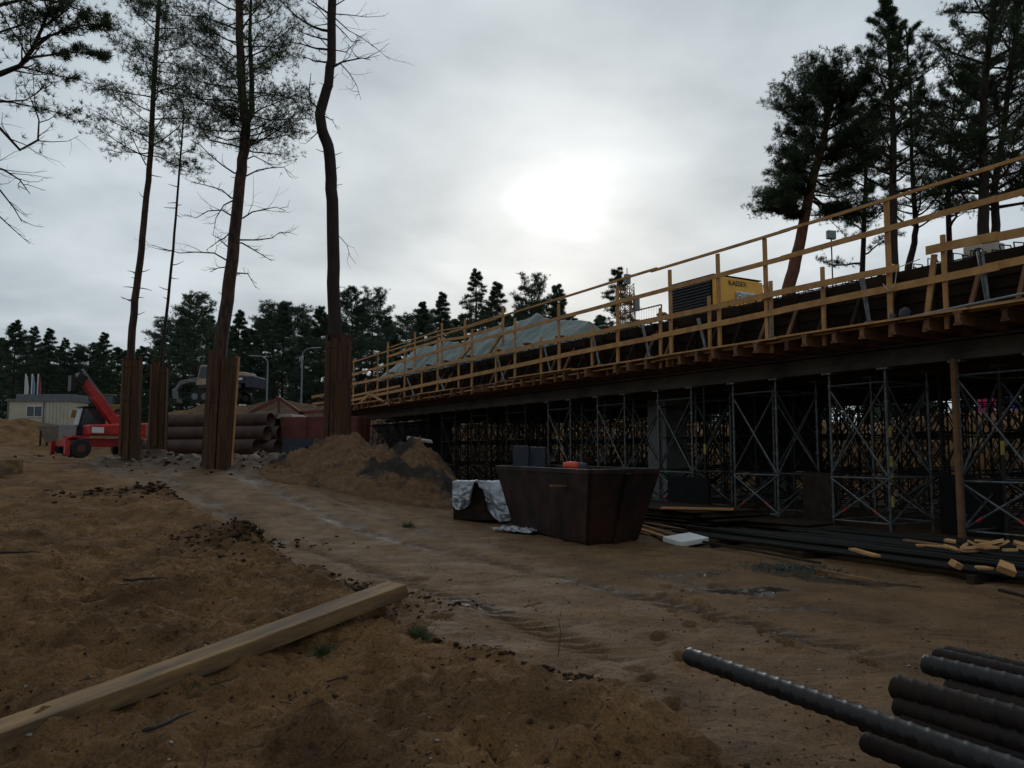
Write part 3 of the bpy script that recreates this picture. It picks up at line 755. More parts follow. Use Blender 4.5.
def far_tree(px, ytop, Y, k, label, group='treeline behind the site', wide=1.0):
    top = at(px, ytop - 3, Y)
    gz = g(top.x, Y) - .3
    o = protos[k] if not used[k] else copy_tree(protos[k])
    used[k] = True
    sc = (top.z - gz) / PH[k]
    o.location = (top.x, Y, gz); o.scale = (sc * wide, sc * wide, sc)
    o.rotation_euler = (0, 0, random.uniform(0, 6.28))
    tag(o, label, 'tree', group)
    return o
hero = [(16, 326, 92, 1, 'broad dark pine at the far left edge of the distant treeline'),
        (35, 330, 98, 3, 'second pine from the left edge in the distant treeline, narrow-topped'),
        (50, 332, 94, 0, 'third pine from the left edge, directly above the site office flags'),
        (66, 342, 100, 3, 'thin-topped pine right of the flagpoles in the distant treeline'),
        (105, 336, 96, 0, 'lone pointed pine above the red telehandler boom'),
        (197, 304, 84, 2, 'rounded dense pine rising just left of the forked pine'),
        (240, 314, 88, 0, 'pointed pine just right of the forked pine'),
        (284, 306, 86, 0, 'tall dense pine above the two street lamps'),
        (275, 312, 90, 2, 'wide pine behind the left street lamp'),
        (320, 312, 84, 1, 'pine just left of the bent pine above the right street lamp'),
        (351, 300, 82, 2, 'bushy pine just right of the bent pine with the highest top there'),
        (374, 304, 86, 5, 'rounded pine above the far end of the guardrail'),
        (423, 305, 88, 0, 'pointed pine left in the pair above the far guardrail'),
        (442, 296, 86, 0, 'pointed pine right in the pair above the far guardrail'),
        (476, 274, 84, 3, 'tallest open-branched pine above the tarpaulins'),
        (497, 286, 88, 0, 'pine close right of the tallest open-branched pine'),
        (532, 292, 92, 5, 'flat-topped pine above the tarpaulin peak'),
        (557, 288, 88, 0, 'pointed pine above the right end of the tarpaulins'),
        (617, 272, 90, 3, 'lone narrow pine behind the lattice mast')]
for a in hero: far_tree(*a, wide=1.0 if a[3] != 0 else .9)
rr = random.Random(55)
fill = [(-14, 335), (2, 338), (26, 345), (44, 348), (60, 350), (78, 352), (90, 350), (98, 356), (118, 350), (128, 354), (142, 352), (160, 345), (172, 330), (184, 326), (208, 322), (222, 330), (232, 335), (250, 330), (262, 322), (296, 318), (306, 328), (330, 318), (342, 325), (362, 316), (386, 322), (394, 338), (408, 322), (432, 318), (455, 322), (466, 318), (486, 312), (510, 322), (521, 312), (545, 312), (570, 318), (600, 318), (632, 322)]
for px, yt in fill:
    far_tree(px, yt + rr.uniform(-3, 3), rr.uniform(100, 125), rr.choice([0, 1, 2, 4, 4]), 'dark evergreen filling the back row of the distant treeline', 'back row of the treeline', 1.25)
# far wood behind everything, seen as one mass
P = []; rng2 = np.random.default_rng(99)
for k in range(230):
    a = rng2.uniform(-.95, 1.0); Yf = rng2.uniform(150, 210)
    X = a * Yf; H = rng2.uniform(11, 16) * (1.0 if X < 30 else .8); z0 = g(X, Yf)
    m = 150; hh = rng2.uniform(.05, 1, m); rr_ = 4.2 * (1 - .85 * hh) * np.sqrt(rng2.uniform(0, 1, m)); th = rng2.uniform(0, 6.28, m)
    P.append(np.stack([X + rr_ * np.cos(th), Yf + rr_ * np.sin(th), z0 + hh * H], 1))
P = np.concatenate(P); Dn = rng2.normal(0, 1, P.shape)
v, f = tufts(P, Dn, 1.0, 7, .25, rng2)
fw = link('far_forest', np_mesh('far_forest', v, f, M['needle_hazed']))
tag(fw, 'far-off wood closing the horizon behind the treeline', 'forest', kind='stuff')
# trees on the sand bank under and beyond the bridge
for i in range(16):
    s = 24 + i * 5.5 + rr.uniform(-1.5, 1.5); n = rr.uniform(44, 62)
    p = br(s, n, 0); z0 = g(p.x, p.y) - .3
    k = rr.choice([0, 4, 4]); o = copy_tree(protos[k]); sc = rr.uniform(.22, .34)
    o.location = (p.x, p.y, z0); o.scale = (sc * 1.8, sc * 1.8, sc); o.rotation_euler = (0, 0, rr.uniform(0, 6))
    tag(o, 'low young pine on the sand bank seen through the scaffold under the deck', 'tree', 'young pines on the bank behind the bridge')

# ------------------------------------------------------------ bridge deck on formwork
S0, S1 = 3.0, 43.0
NF = 14.2
deck = empty('bridge_deck', br(S0, NF, 0), 0, 'unfinished concrete bridge deck in dark formwork carried on the scaffolding', 'bridge')
off = deck.location.copy()
def dpart(m, name, mt, **k):
    m.v = [tuple(Vector(p) - off) for p in m.v]
    return m.build(name, mt, deck, **k)
m = MB(); m.hexa([br(S0, 14.6, 4.0), br(S0, 25, 4.0), br(S1, 25, 4.0), br(S1, 14.6, 4.0)], [br(S0, 14.0, 5.02), br(S0, 25.4, 5.02), br(S1, 25.4, 5.02), br(S1, 14.0, 5.02)])
dpart(m, 'deck_slab', M['concrete_dark'])
for k in range(5):
    m = MB(); m.bar(br(S0, 14.06 - k * .03, 4.09 + k * .205), br(S1, 14.06 - k * .03, 4.09 + k * .205), .03, .203, seg=40, wob=.004)
    dpart(m, 'side_formwork', M['formboard'])
# rebar cage along the edge
m = MB(); rc = random.Random(4)
s = S0
while s < S1:
    h = rc.uniform(.10, .24)
    m.tube([br(s, 14.3, 5.0), br(s + rc.uniform(-.03, .03), 14.3, 5.02 + h), br(s, 14.6, 5.04 + h), br(s, 14.7, 5.0)], .013, 4)
    s += rc.uniform(.13, .24)
for nn in (14.32, 14.6): m.tube([br(S0, nn, 5.12), br(S1, nn, 5.12)], .012, 4)
dpart(m, 'rebar_cage', M['rebar'])
# main girders on the scaffold heads
for k in range(6):
    m = MB(); n = NF + .25 + k * 2.1
    m.bar(br(S0, n, 3.52), br(S1, n, 3.52), .10, .22)
    m.bar(br(S0, n, 3.67), br(S1, n, 3.67), .30, .05); m.bar(br(S0, n, 3.345), br(S1, n, 3.345), .30, .13)
    dpart(m, 'girder', M['girder'])
# joists across the girders
jr = random.Random(8); s = S0 + .3; 
while s < S1:
    m = MB(); n0 = 12.95 + jr.uniform(-.12, .2)
    m.bar(br(s, n0, 3.80), br(s, 25.3, 3.80), .09, .19)
    m.bar(br(s, n0, 3.71), br(s, 25.3, 3.71), .14, .04); m.bar(br(s, n0, 3.898), br(s, 25.3, 3.898), .14, .04)
    dpart(m, 'joist', M['joistwood']); s += 0.62
# walkway boards lying on the joists
for j in range(5):
    s = S0 + jr.uniform(0, 2)
    while s < S1 - 1:
        l = jr.uniform(3.5, 4.6); n = 13.02 + j * .19 + jr.uniform(-.03, .03); z = 3.945 + (.045 if jr.random() < .18 else 0)
        if j == 0 and jr.random() < .25: s += l; continue
        m = MB(); m.bar(br(s, n, z), br(min(s + l - .02, S1), n + jr.uniform(-.02, .02), z + jr.uniform(0, .015)), .17, .038)
        dpart(m, 'walkway_board', M['timber'] if j == 0 else M['timber_old']); s += l

# ------------------------------------------------------------ timber guardrail
rail = empty('timber_guardrail', br(S0, 13.2, 3.9), 0, 'long stepped timber guardrail of posts and boards nailed along the bridge walkway', 'guardrail')
ro = rail.location.copy()
def rpart(m, name, mt, **k):
    m.v = [tuple(Vector(p) - ro) for p in m.v]
    return m.build(name, mt, rail, **k)
NR = 13.2
def post(px, ytop, ybase=None, n=NR, w=.10, lean=0.0, zb=3.7, mt='timber'):
    s, zt = onp(px, ytop, n)
    m = MB(); m.bar(br(s, n, zb), br(s + lean, n + random.uniform(-.02, .02), zt), w, .05, up=N2)
    return rpart(m, 'post', M[mt])
NP = NR + .055
for px, yt in [(354, 359), (378, 352), (405, 347), (438, 334), (472, 329), (515, 318), (559, 304), (617, 286), (670, 270), (718, 254), (765, 239), (886, 200), (1040, 146)]:
    post(px, yt, n=NP, w=.09)
for px, yt in [(366, 378), (388, 372), (422, 366), (459, 357), (496, 346), (541, 337), (592, 325), (660, 308), (709, 296), (770, 281), (822, 267), (943, 235)]:
    post(px, yt, n=NP, w=.075)
post(922, 257, n=NP, w=.09, lean=-.22)
def rline(name, x0, y0, x1, y1, n, w, t, lo=S0, hi=S1, seglen=4.2, jig=.02, mt='timber'):
    """a rail of overlapping boards through two measured points"""
    s0, z0 = onp(x0, y0, n); s1, z1 = onp(x1, y1, n)
    k = (z1 - z0) / (s1 - s0)
    s = lo; i = 0
    while s < hi:
        e = min(s + seglen, hi); o = n + (.0 if i % 2 == 0 else -.012)
        a = z0 + k * (s - s0) + random.uniform(-jig, jig); b = z0 + k * (e - s0) + random.uniform(-jig, jig)
        m = MB(); m.bar(br(s - .12, o, a), br(e + .12, o, b), t, w, up=Vector((0, 0, 1)), seg=3, wob=.006)
        rpart(m, 'rail', M[mt]); s = e; i += 1
rline('lower', 400, 390, 894, 287, NR, .13, .026)
rline('upper', 400, 374, 880, 272, NR - .03, .125, .026, lo=onp(894, 269, NR)[0])
rline('uppr', 936, 249, 1024, 232, NR - .03, .15, .026, lo=S0, hi=onp(934, 250, NR)[0])
rline('mid', 480, 340, 1020, 193, NR, .105, .026)
rline('top', 471, 326, 1022, 158, NR, .06, .045)
rline('toe', 400, 402, 880, 325, NR - .1, .04, .03)
# white-grey tube along the near end
m = MB(); a = onp(905, 318, NR - .12); b = onp(1040, 290, NR - .12); m.tube([br(a[0], NR - .12, a[1]), br(b[0], NR - .12, b[1])], .02, 8)
rpart(m, 'steel_tube', M['galv_light'])
# steel clamps / props holding the side form
for px, yt, yb in [(866, 274, 325), (985, 250, 305), (769, 284, 345), (702, 318, 350), (646, 325, 362), (596, 335, 372), (547, 345, 378), (500, 355, 386), (440, 372, 394), (410, 378, 400)]:
    s, zt = onp(px - 3, yt, NR + .12); s2, zb = onp(px + 3, yb, NR - .05)
    m = MB(); m.bar(br(s, NR + .12, zt), br(s2, NR - .02, 3.99), .035, .035); m.bar(br(s + .1, NR + .16, zt), br(s2 + .05, NR + .02, 3.99), .035, .035)
    m.box(*(lambda q: (q.x - .08, q.x + .08, q.y - .08, q.y + .08, q.z - .02, q.z + .05))(br(s2, NR - .02, 3.98)))
    rpart(m, 'steel_bracket', M['galv'])
# inner struts from the posts back to the side form
s = 6.2
while s < 42:
    m = MB(); m.bar(br(s, NR + .25, 3.97), br(s + .02, 13.9, 4.8), .07, .05); rpart(m, 'strut', M['formboard'] if int(s * 7) % 3 else M['joistwood']); m = MB(); m.bar(br(s + .05, 13.88, 3.95), br(s + .05, 13.83, 5.0), .06, .09); rpart(m, 'strut', M['formboard']); s += .78
# crossed pair of boards near the far end, boards sticking out past it
for (x0, y0, x1, y1) in [(354, 408, 372, 392), (370, 394, 390, 405), (352, 396, 400, 386)]:
    a = onp(x0, y0, NR - .06); b = onp(x1, y1, NR - .06)
    m = MB(); m.bar(br(a[0], NR - .06, a[1]), br(b[0], NR - .06, b[1]), .03, .1); rpart(m, 'rail', M['timber'])
for (x0, y0, x1, y1) in [(312, 397, 352, 390), (313, 404, 352, 399)]:
    a = at(x0, y0, 42); b = at(x1, y1, 41); m = MB(); m.bar(a, b, .1, .12); rpart(m, 'rail', M['timber'])
# second, inner guardrail on the deck behind
inner = empty('timber_guardrail', br(30, 15.2, 5.15), 0, 'shorter inner guardrail of thin tall posts standing among the tarpaulins', 'guardrail')
io = inner.location.copy()
tops = []
for px, yt in [(388, 342), (415, 332), (442, 323), (465, 319), (503, 306)]:
    s, zt = onp(px, yt, 15.2); tops.append((s, zt))
    m = MB(); m.bar(br(s, 15.2, 5.1) - io, br(s, 15.2, zt) - io, .1, .06, up=N2); m.build('post', M['timber'], inner)
for dz, w in ((-.35, .05), (-.8, .12)):
    for i in range(4):
        m = MB(); m.bar(br(tops[i][0], 15.14, tops[i][1] + dz) - io, br(tops[i + 1][0], 15.14, tops[i + 1][1] + dz) - io, .03, w); m.build('rail', M['timber'], inner)
m = MB(); a = onp(488, 355, 15.0); b = onp(503, 332, 15.0); m.bar(br(a[0], 15, a[1]) - io, br(b[0], 15, b[1]) - io, .08, .12); m.build('strut', M['timber'], inner)
m = MB(); a = onp(452, 368, 15.0); b = onp(472, 345, 15.0); m.bar(br(a[0], 15, a[1]) - io, br(b[0], 15, b[1]) - io, .08, .12); m.build('strut', M['timber'], inner)

# ------------------------------------------------------------ scaffold towers
TW, TD, PER = 1.3, 1.35, 2.75
def tower(parts=True):
    root = empty('scaffold_tower', (0, 0, 0))
    al = MB()
    def emit(mb, name, mt):
        if parts: mb.build(name, mt, root)
        else: al.v.extend([]) ; al.add(mb.v, mb.f)
    cs = [(0, 0), (TW, 0), (0, TD), (TW, TD)]
    r = .025 if parts else .024
    for (a, b) in cs:
        m = MB(); m.tube([(a, b, .02), (a, b, 3.1)], r, 7)
        m.tube([(a, b, 3.0), (a, b, 3.24)], .018, 6)
        m.box(a - .08, a + .08, b - .08, b + .08, 0, .02); m.box(a - .12, a + .12, b - .1, b + .1, 3.24, 3.272)
        for z in (.5, 1.1, 1.6, 2.1, 2.6, 3.0): m.tube([(a, b, z - .015), (a, b, z + .015)], r * 1.9, 8)
        emit(m, 'standard', M['galv'])
    for z in ((.22, 1.1, 3.0) if parts else (.22, 1.1, 2.05, 3.0)):
        for (a, b) in (((0, 0), (TW, 0)), ((0, TD), (TW, TD)), ((0, 0), (0, TD)), ((TW, 0), (TW, TD))):
            m = MB(); m.tube([(a[0], a[1], z), (b[0], b[1], z)], r * .8, 6); emit(m, 'ledger', M['galv'])
    for (a, b) in (((0, -.03), (TW, -.03)), ((0, TD + .03), (TW, TD + .03)), ((-.03, 0), (-.03, TD)), ((TW + .03, 0), (TW + .03, TD))):
        for z0, z1 in ((.25, 1.07), (1.15, 2.95)):
            for sw in (0, 1):
                p, q = (a, b) if sw else (b, a)
                m = MB(); m.tube([(p[0], p[1], z0), (q[0], q[1], z1)], r * (.8 if parts else .72), 6)
                emit(m, 'diagonal_brace', M['galv'])
    if parts:
        for k, (tx, tz) in enumerate(((.30, .44), (TW - .3, .44))):
            m = MB(); dx = .05 * (1 if k == 0 else -1); m.tube([(tx - dx, -.03, tz - .037), (tx + dx, -.03, tz + .037)], .027, 6)
            m.build('red_coupler', M['red_mark'], root)
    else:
        al.build('frame', M['galv_dark'], root)  # frame steel darker than on the detailed front towers
    return root
RZ = math.atan2(D2.y, D2.x)
ang = RZ
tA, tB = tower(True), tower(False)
# local +x runs along the bridge, local +y must run away from the camera (across): mirror with a rotation by -60 deg
fa = fb = True
ordinal = ['nearest', 'second', 'third', 'fourth', 'fifth', 'sixth', 'seventh', 'eighth', 'ninth', 'tenth', 'eleventh', 'twelfth', 'thirteenth', 'fourteenth', 'fifteenth', 'sixteenth', 'seventeenth']
def place_tower(s, n, label, det, group):
    global fa, fb
    if det: o = tA if fa else copy_tree(tA); fa = False
    else: o = tB if fb else copy_tree(tB); fb = False
    p = br(s + TW, n, 0)                     # local x = -D2, local y = N2
    o.location = (p.x, p.y, -.02); o.rotation_euler = (0, 0, math.atan2(-D2.y, -D2.x))
    tag(o, label, 'scaffold', group)
s00 = 8.56 - 1.4
for k in range(14):
    s = s00 + PER * k
    if s > 42: break
    lab = 'front-row galvanised scaffold tower under the deck edge, %s from the right side of the photo' % ordinal[k]
    place_tower(s, NF, lab, k < 6, 'front row scaffold towers')
rows = ['second', 'third', 'fourth', 'fifth', 'sixth']
for r in range(1, 6):
    n = NF + r * 2.1
    k = 0; s = s00 + PER * (-1) + (.6 if r % 2 else 0)
    while s < 42:
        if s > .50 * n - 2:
            place_tower(s, n, 'dark scaffold tower in the %s row back under the deck' % rows[r - 1], False, 'scaffold towers deep under the deck')
        s += PER * .93
# individual props
pp = at(955, 540, 14.2)
sP, _ = onp(955, 400, NF - .12)
o = MB().tube([br(sP, NF - .12, 0) , br(sP, NF - .12, 3.27)], .055, 10); of = br(sP, NF - .12, 0); o.v = [tuple(Vector(p) - of) for p in o.v]
o = o.build('timber_prop', M['timber_old']); o.location = of; tag(o, 'round brown timber prop beside the nearest front scaffold tower', 'prop')
sP, _ = onp(888, 400, NF + .5); of = br(sP, NF + .5, 0)
root = empty('steel_prop', of, 0, 'yellow-wrapped steel prop standing between the two nearest front towers', 'prop')
MB().tube([(0, 0, 0), (0, 0, 3.27)], .035, 8).build('tube', M['galv_dark'], root)
for z in (.5, .95, 1.3, 1.9): MB().tube([(0, 0, z), (.005, 0, z + .22)], .048, 8).build('yellow_wrap', M['yellow_mark'], root)
MB().box(-.09, .09, -.09, .09, 0, .012).build('base_plate', M['galv_dark'], root)
for k, (px, n) in enumerate(((704, NF + .2), (900 + 100, NF + .6))):
    sP, _ = onp(px, 400, n); of = br(sP, n, 0)
    root = empty('steel_prop', of, 0, ['thin steel prop with a yellow band near the grey pier', 'thin steel prop with a yellow band under the deck at the right edge'][k], 'prop')
    MB().tube([(0, 0, 0), (0, 0, 3.27)], .028, 8).build('tube', M['galv_dark'], root)
    MB().tube([(0, 0, 1.55), (0, 0, 1.8)], .034, 8).build('yellow_wrap', M['yellow_mark'], root)
    MB().box(-.09, .09, -.09, .09, 0, .012).build('base_plate', M['galv_dark'], root)

def bbox_thing(name, label, cat, s0, s1, n0, n1, z0, z1, mt, group=None, extra=None, bevel=.01):
    c = br((s0 + s1) / 2, (n0 + n1) / 2, z0)
    root = empty(name, c, math.atan2(D2.y, D2.x), label, cat, group)
    return root, (s1 - s0) / 2, (n1 - n0) / 2, z1 - z0
# concrete piers
for k, (s, n, lab) in enumerate(((19.8, 17.2, 'pale grey concrete pier column among the scaffold, right of the rusty skip'), (19.8, 22.2, 'grey concrete pier column deeper under the deck, behind the front pier'))):
    root, a, b, h = bbox_thing('concrete_pier', lab, 'pier', s - .45, s + .45, n - .45, n + .45, -.1, 4.0, None, 'bridge piers')
    MB().box(-a, a, -b, b, 0, h - .05).build('column', M['concrete'], root, bevel=.03)
    MB().box(-a - .5, a + .5, -b - .5, b + .5, 0, .25).build('footing', M['concrete'], root, bevel=.02)
# dark sheets and formwork panels
def panel(px0, px1, n, z0, z1, lab, mt, ribs=True, nm='formwork_panel', cat='formwork panel'):
    s1, _ = onp(px0, 450, n); s0, _ = onp(px1, 450, n)
    root = empty(nm, br((s0 + s1) / 2, n, z0), math.atan2(D2.y, D2.x), lab, cat)
    hw = (s1 - s0) / 2; h = z1 - z0
    MB().box(-hw, hw, -.02, .02, 0, h).build('sheet', mt, root)
    if ribs:
        for i in range(5):
            x = -hw + .06 + (2 * hw - .12) * i / 4
            MB().box(x - .04, x + .04, -.10, -.022, .02, h - .02).build('rib', M['black_steel'], root)
    else:
        MB().tube([(-hw, 0, h), (hw, 0, h)], .03, 8).build('top_pole', M['galv_dark'], root)
panel(668, 708, NF - .35, -.02, .98, 'black formwork panel standing in front of the grey pier', M['blackcloth'])
panel(802, 833, NF + .35, -.02, 1.15, 'dark brown formwork panel behind the second front scaffold tower', M['ply'])
panel(938, 1002, NF + 1.0, -.02, 1.12, 'black formwork panel behind the timber prop', M['blackcloth'])
panel(735, 822, 17.9, 1.1, 3.3, 'wide black sheet standing in for the unlit wall under the deck', M['blackcloth'], False, 'dark_sheet', 'sheet')  # black colour stands in for an unlit pier wall behind the scaffold
panel(360, 452, 17.9, -.05, 3.3, 'black sheet closing the far end under the deck', M['blackcloth'], False, 'dark_sheet', 'sheet')

# ------------------------------------------------------------ things on the deck
# tarpaulins
def tarp(label, prof, n0, n1, nr, seed, H0=5.03):
    pts = sorted(onp(px, py, nr) for px, py in prof)
    ps = np.array([p[0] for p in pts]); pz = np.array([p[1] for p in pts]) - H0
    s0, s1 = ps[0] - .6, ps[-1] + .5
    ns, nn = 200, 60
    SS, NN = np.meshgrid(np.linspace(0, 1, ns), np.linspace(0, 1, nn))
    s = s0 + (s1 - s0) * SS; n = n0 + (n1 - n0) * NN
    ridge = np.interp(s, np.concatenate([[s0], ps, [s1]]), np.concatenate([[0.02], pz, [0.02]]))
    u = np.where(n < nr, (nr - n) / (nr - n0), (n - nr) / (n1 - nr))
    prof_ = np.clip(1 - u, 0, 1) ** .62 * (1 - .12 * np.sin(u * PI))
    warp = s * 2.3 + 1.8 * fbm(s, n, .5, 2, seed) + u * 1.2 * np.sin(s * .9)
    folds = (np.abs(np.sin(warp)) ** .7 - .6) * .16 * np.clip(u * 1.6, 0, 1) * np.clip(1.25 - u, 0, 1) + .05 * np.sin(s * 9 + 3 * fbm(s, n, 1.1, 2, seed + 3)) * u
    h = ridge * prof_ + folds * np.clip(ridge, 0, 1) + .09 * fbm(s, n, 1.5, 5, seed + 5, .6) * np.clip(ridge, 0, 1)
    h = np.maximum(h, .015)
    c = br((s0 + s1) / 2, (n0 + n1) / 2, H0)
    s = s + .25 * fbm(n, s, .7, 3, seed + 9); n = n + .2 * fbm(s, n, .9, 3, seed + 8)
    X = N2.x * n + D2.x * s - c.x; Yv = N2.y * n + D2.y * s - c.y
    v = np.stack([X.ravel(), Yv.ravel(), h.ravel() + .03], 1)
    i = (np.arange(nn - 1)[:, None] * ns + np.arange(ns - 1)[None, :]).ravel()
    f = np.stack([i, i + ns, i + ns + 1, i + 1], 1)
    o = link('tarpaulin', np_mesh('tarpaulin', v, f, M['tarp'], True)); o.location = c
    sm = o.modifiers.new('thickness', 'SOLIDIFY'); sm.thickness = .01
    tag(o, label, 'tarpaulin', 'tarpaulins on the deck')
tarp('largest grey-green tarpaulin, peaked like a tent over stacked material on the deck', [(596, 338), (590, 322), (576, 320), (560, 322), (548, 319), (537, 313), (527, 320), (512, 326), (495, 329), (480, 331), (472, 338)], 14.9, 18.8, 16.3, 201)
tarp('smaller grey-green tarpaulin further along the deck towards the plank guard', [(468, 346), (456, 343), (445, 341), (432, 347), (420, 346), (408, 356), (398, 362)], 14.9, 18.4, 16.2, 211)
# compressor
c0 = br(16.36, 16.0, 5.03)
cmp_ = empty('compressor', c0, math.atan2(D2.y, D2.x), 'black and yellow compressor with louvred side standing on the deck behind the guardrail', 'compressor')
# local x along bridge (away), local -y = across the bridge (away from camera)
LW, DW = 1.85, 1.85
m = MB(); m.box(0.0, LW, -DW, 0, .18, .62); m.build('lower_body', M['black_steel'], cmp_, bevel=.02)
m = MB(); m.box(.06, LW, -DW + .03, -.02, .62, 1.5); m.build('louvred_housing', M['black_steel'], cmp_, bevel=.02)
for i in range(9):
    m = MB(); z = .66 + i * .088; m.hexa([(.12, -.02, z), (LW - .06, -.02, z), (LW - .06, .03, z), (.12, .03, z)], [(.12, -.02, z + .05), (LW - .06, -.02, z + .05), (LW - .06, -.0, z + .05), (.12, -.0, z + .05)])
    m.build('louvre', M['black_steel'], cmp_)
m = MB(); m.prism([(0, 0), (1, 0)], 0, 0) if False else None
m.hexa([(-.16, -DW - .02, .66), (.055, -DW - .02, .66), (.055, .02, .60), (-.10, .02, .60)], [(-.06, -DW - .02, 1.50), (.055, -DW - .02, 1.50), (.055, .02, 1.54), (-.02, .02, 1.54)])
yh = m.build('yellow_hood', M['yellow_paint'], cmp_, bevel=.03)
m = MB(); m.box(-.02, LW + .02, -DW - .03, .03, 1.545, 1.575); m.build('roof_panel', M['black_steel'], cmp_, bevel=.008)
m = MB(); m.box(.1, LW - .1, -DW + .1, -.1, .02, .18); m.build('skid', M['black_steel'], cmp_)
m = MB(); m.box(-.12, 0, -DW + .1, -.1, .3, .42); m.build('bumper', M['rust'], cmp_)
def text_obj(name, body, size, loc, rot, mt, parent, extr=.004):
    cu = bpy.data.curves.new(name, 'FONT'); cu.body = body; cu.size = size; cu.extrude = extr; cu.align_x = 'CENTER'; cu.align_y = 'CENTER'
    tmp = bpy.data.objects.new(name + '_tmp', cu); COL.objects.link(tmp)
    bpy.context.view_layer.update()
    dg = bpy.context.evaluated_depsgraph_get()
    me = bpy.data.meshes.new_from_object(tmp.evaluated_get(dg))
    bpy.data.objects.remove(tmp)
    me.materials.clear(); me.materials.append(mt)
    o = link(name, me, parent); o.location = loc; o.rotation_euler = rot
    return o
# the hood front faces local -x: text x axis must be local -y seen from -x
R = Matrix(((0, 0.10, -1), (-1, 0, 0), (0, 1, .10))).to_3x3()
R = Matrix((Vector((0, -1, 0)), Vector((.11, 0, 1)).normalized(), Vector((-1, 0, .11)).normalized())).transposed()
eu = R.to_euler()
m = MB(); m.box(-.38, .38, -.115, .115, 0, .012); lab = m.build('label_plate', M['white'], cmp_); lab.location = (-.119, -1.13, 1.02); lab.rotation_euler = eu
text_obj('lettering', 'STORENT', .13, (.07, 0, .014), (0, 0, 0), M['inkgrey'], lab)
ring = [(.065 * math.cos(a) - .29, .065 * math.sin(a), .016) for a in [i * 2 * PI / 16 + .6 for i in range(14)]]
MB().tube(ring, .012, 6).build('emblem', M['ink'], lab)
tx = text_obj('lettering', 'KAESER', .21, (-.062, -.86, 1.36), eu, M['ink'], cmp_)
# mesh panel by the compressor
a = onp(636, 303, 16); b = onp(668, 301, 16)
root = empty('mesh_barrier', br(18.6, 16, 5.03), math.atan2(D2.y, D2.x), 'thin steel mesh barrier between the compressor and the lattice mast', 'barrier')
W_ = 1.9; H_ = 1.05
m = MB(); m.tube([(0, 0, 0), (0, 0, H_)], .022, 6); m.tube([(W_, 0, 0), (W_, 0, H_)], .022, 6); m.tube([(0, 0, H_), (W_, 0, H_)], .022, 6); m.build('frame', M['black_steel'], root)
m = MB()
for i in range(1, 16): m.tube([(W_ * i / 16, 0, .1), (W_ * i / 16, 0, H_)], .004, 3)
m.tube([(0, 0, .1), (W_, 0, .1)], .006, 3); m.tube([(0, 0, .55), (W_, 0, .55)], .006, 3)
m.build('mesh_wires', M['galv_dark'], root)
# floodlight, yellow lamp, white box, cloths and cables
def on(px, py, n):
    s, z = onp(px, py, n); return br(s, n, z)
p = on(831, 233, 16.5)
root = empty('floodlight', (p.x, p.y, 5.03), .3, 'small square white floodlight on a thin stand above the deck edge', 'floodlight')
MB().tube([(0, 0, 0), (0, 0, p.z - 5.19)], .018, 6).build('stand', M['galv_dark'], root)
MB().box(-.12, .12, -.05, .05, p.z - 5.19, p.z - 4.97).build('lamp_head', M['galv_light'], root, bevel=.02)
for a in (0, 2.1, 4.2): MB().tube([(0, 0, .5), (.35 * math.cos(a), .35 * math.sin(a), 0)], .012, 5).build('leg', M['galv_dark'], root)
p = on(891, 268, 14.8)
root = empty('warning_lamp', (p.x, p.y, 5.03), 0, 'round yellow warning lamp just behind the tall guardrail post', 'lamp')
MB().tube([(0, 0, 0), (0, 0, .04), (0, 0, max(.1, p.z - 5.13))], .05, 8).build('base', M['black_steel'], root)
zz = max(.1, p.z - 5.13)
MB().tube([(0, 0, zz), (0, 0, zz + .03), (0, 0, zz + .09), (0, 0, zz + .15), (0, 0, zz + .18)], [.04, .10, .12, .10, .03], 12).build('lens', M['yellow_paint'], root, smooth=True)
p = on(982, 252, 14.6)
root = empty('white_box', (p.x, p.y, 5.03), math.atan2(D2.y, D2.x), 'white box with a dark round opening lying on the deck edge at right', 'box')
MB().box(-.28, .28, -.25, .12, 0, .34).build('case', M['offwhite'], root, bevel=.02)
MB().tube([(0, .115, .17), (0, .135, .17)], .1, 16).build('round_opening', M['ink'], root)
def blob(name, p, sx, sy, sz, mt, label, cat, seed, rz=0.0):
    rnd = random.Random(seed); m = MB()
    nU, nV = 14, 9; vs = []; fs = []
    for j in range(nV):
        ph = PI * j / (nV - 1)
        for i in range(nU):
            th = 2 * PI * i / nU; k = 1 + rnd.uniform(-.16, .16)
            vs.append((sx * k * math.sin(ph) * math.cos(th), sy * k * math.sin(ph) * math.sin(th), sz * (1 + k * -math.cos(ph))))
    for j in range(nV - 1):
        for i in range(nU): fs.append((j * nU + i, j * nU + (i + 1) % nU, (j + 1) * nU + (i + 1) % nU, (j + 1) * nU + i))
    m.add(vs, fs); o = m.build(name, mt, None, smooth=True); o.location = p; o.rotation_euler = (0, 0, rz); tag(o, label, cat); return o
blob('grey_bag', on(905, 322, 13.1), .09, .14, .13, M['bluegrey'], 'crumpled grey bag on the walkway edge below the tall post', 'bag', 1)
blob('blue_cloth', on(893, 327, 13.05), .07, .07, .12, M['navy'], 'dark blue cloth hanging on the walkway edge left of the grey bag', 'cloth', 2)
m = MB(); pts = [on(883, 284, NR - .05), on(889, 291, NR - .06), on(895, 284, NR - .06), on(897, 268, NR - .05), on(920, 259, NR - .06)]
m.tube(pts, .009, 5); c_ = pts[0].copy(); m.v = [tuple(Vector(q) - c_) for q in m.v]; o = m.build('cable', M['offwhite']); o.location = c_; tag(o, 'white cable looped over the guardrail board at the tall post', 'cable')
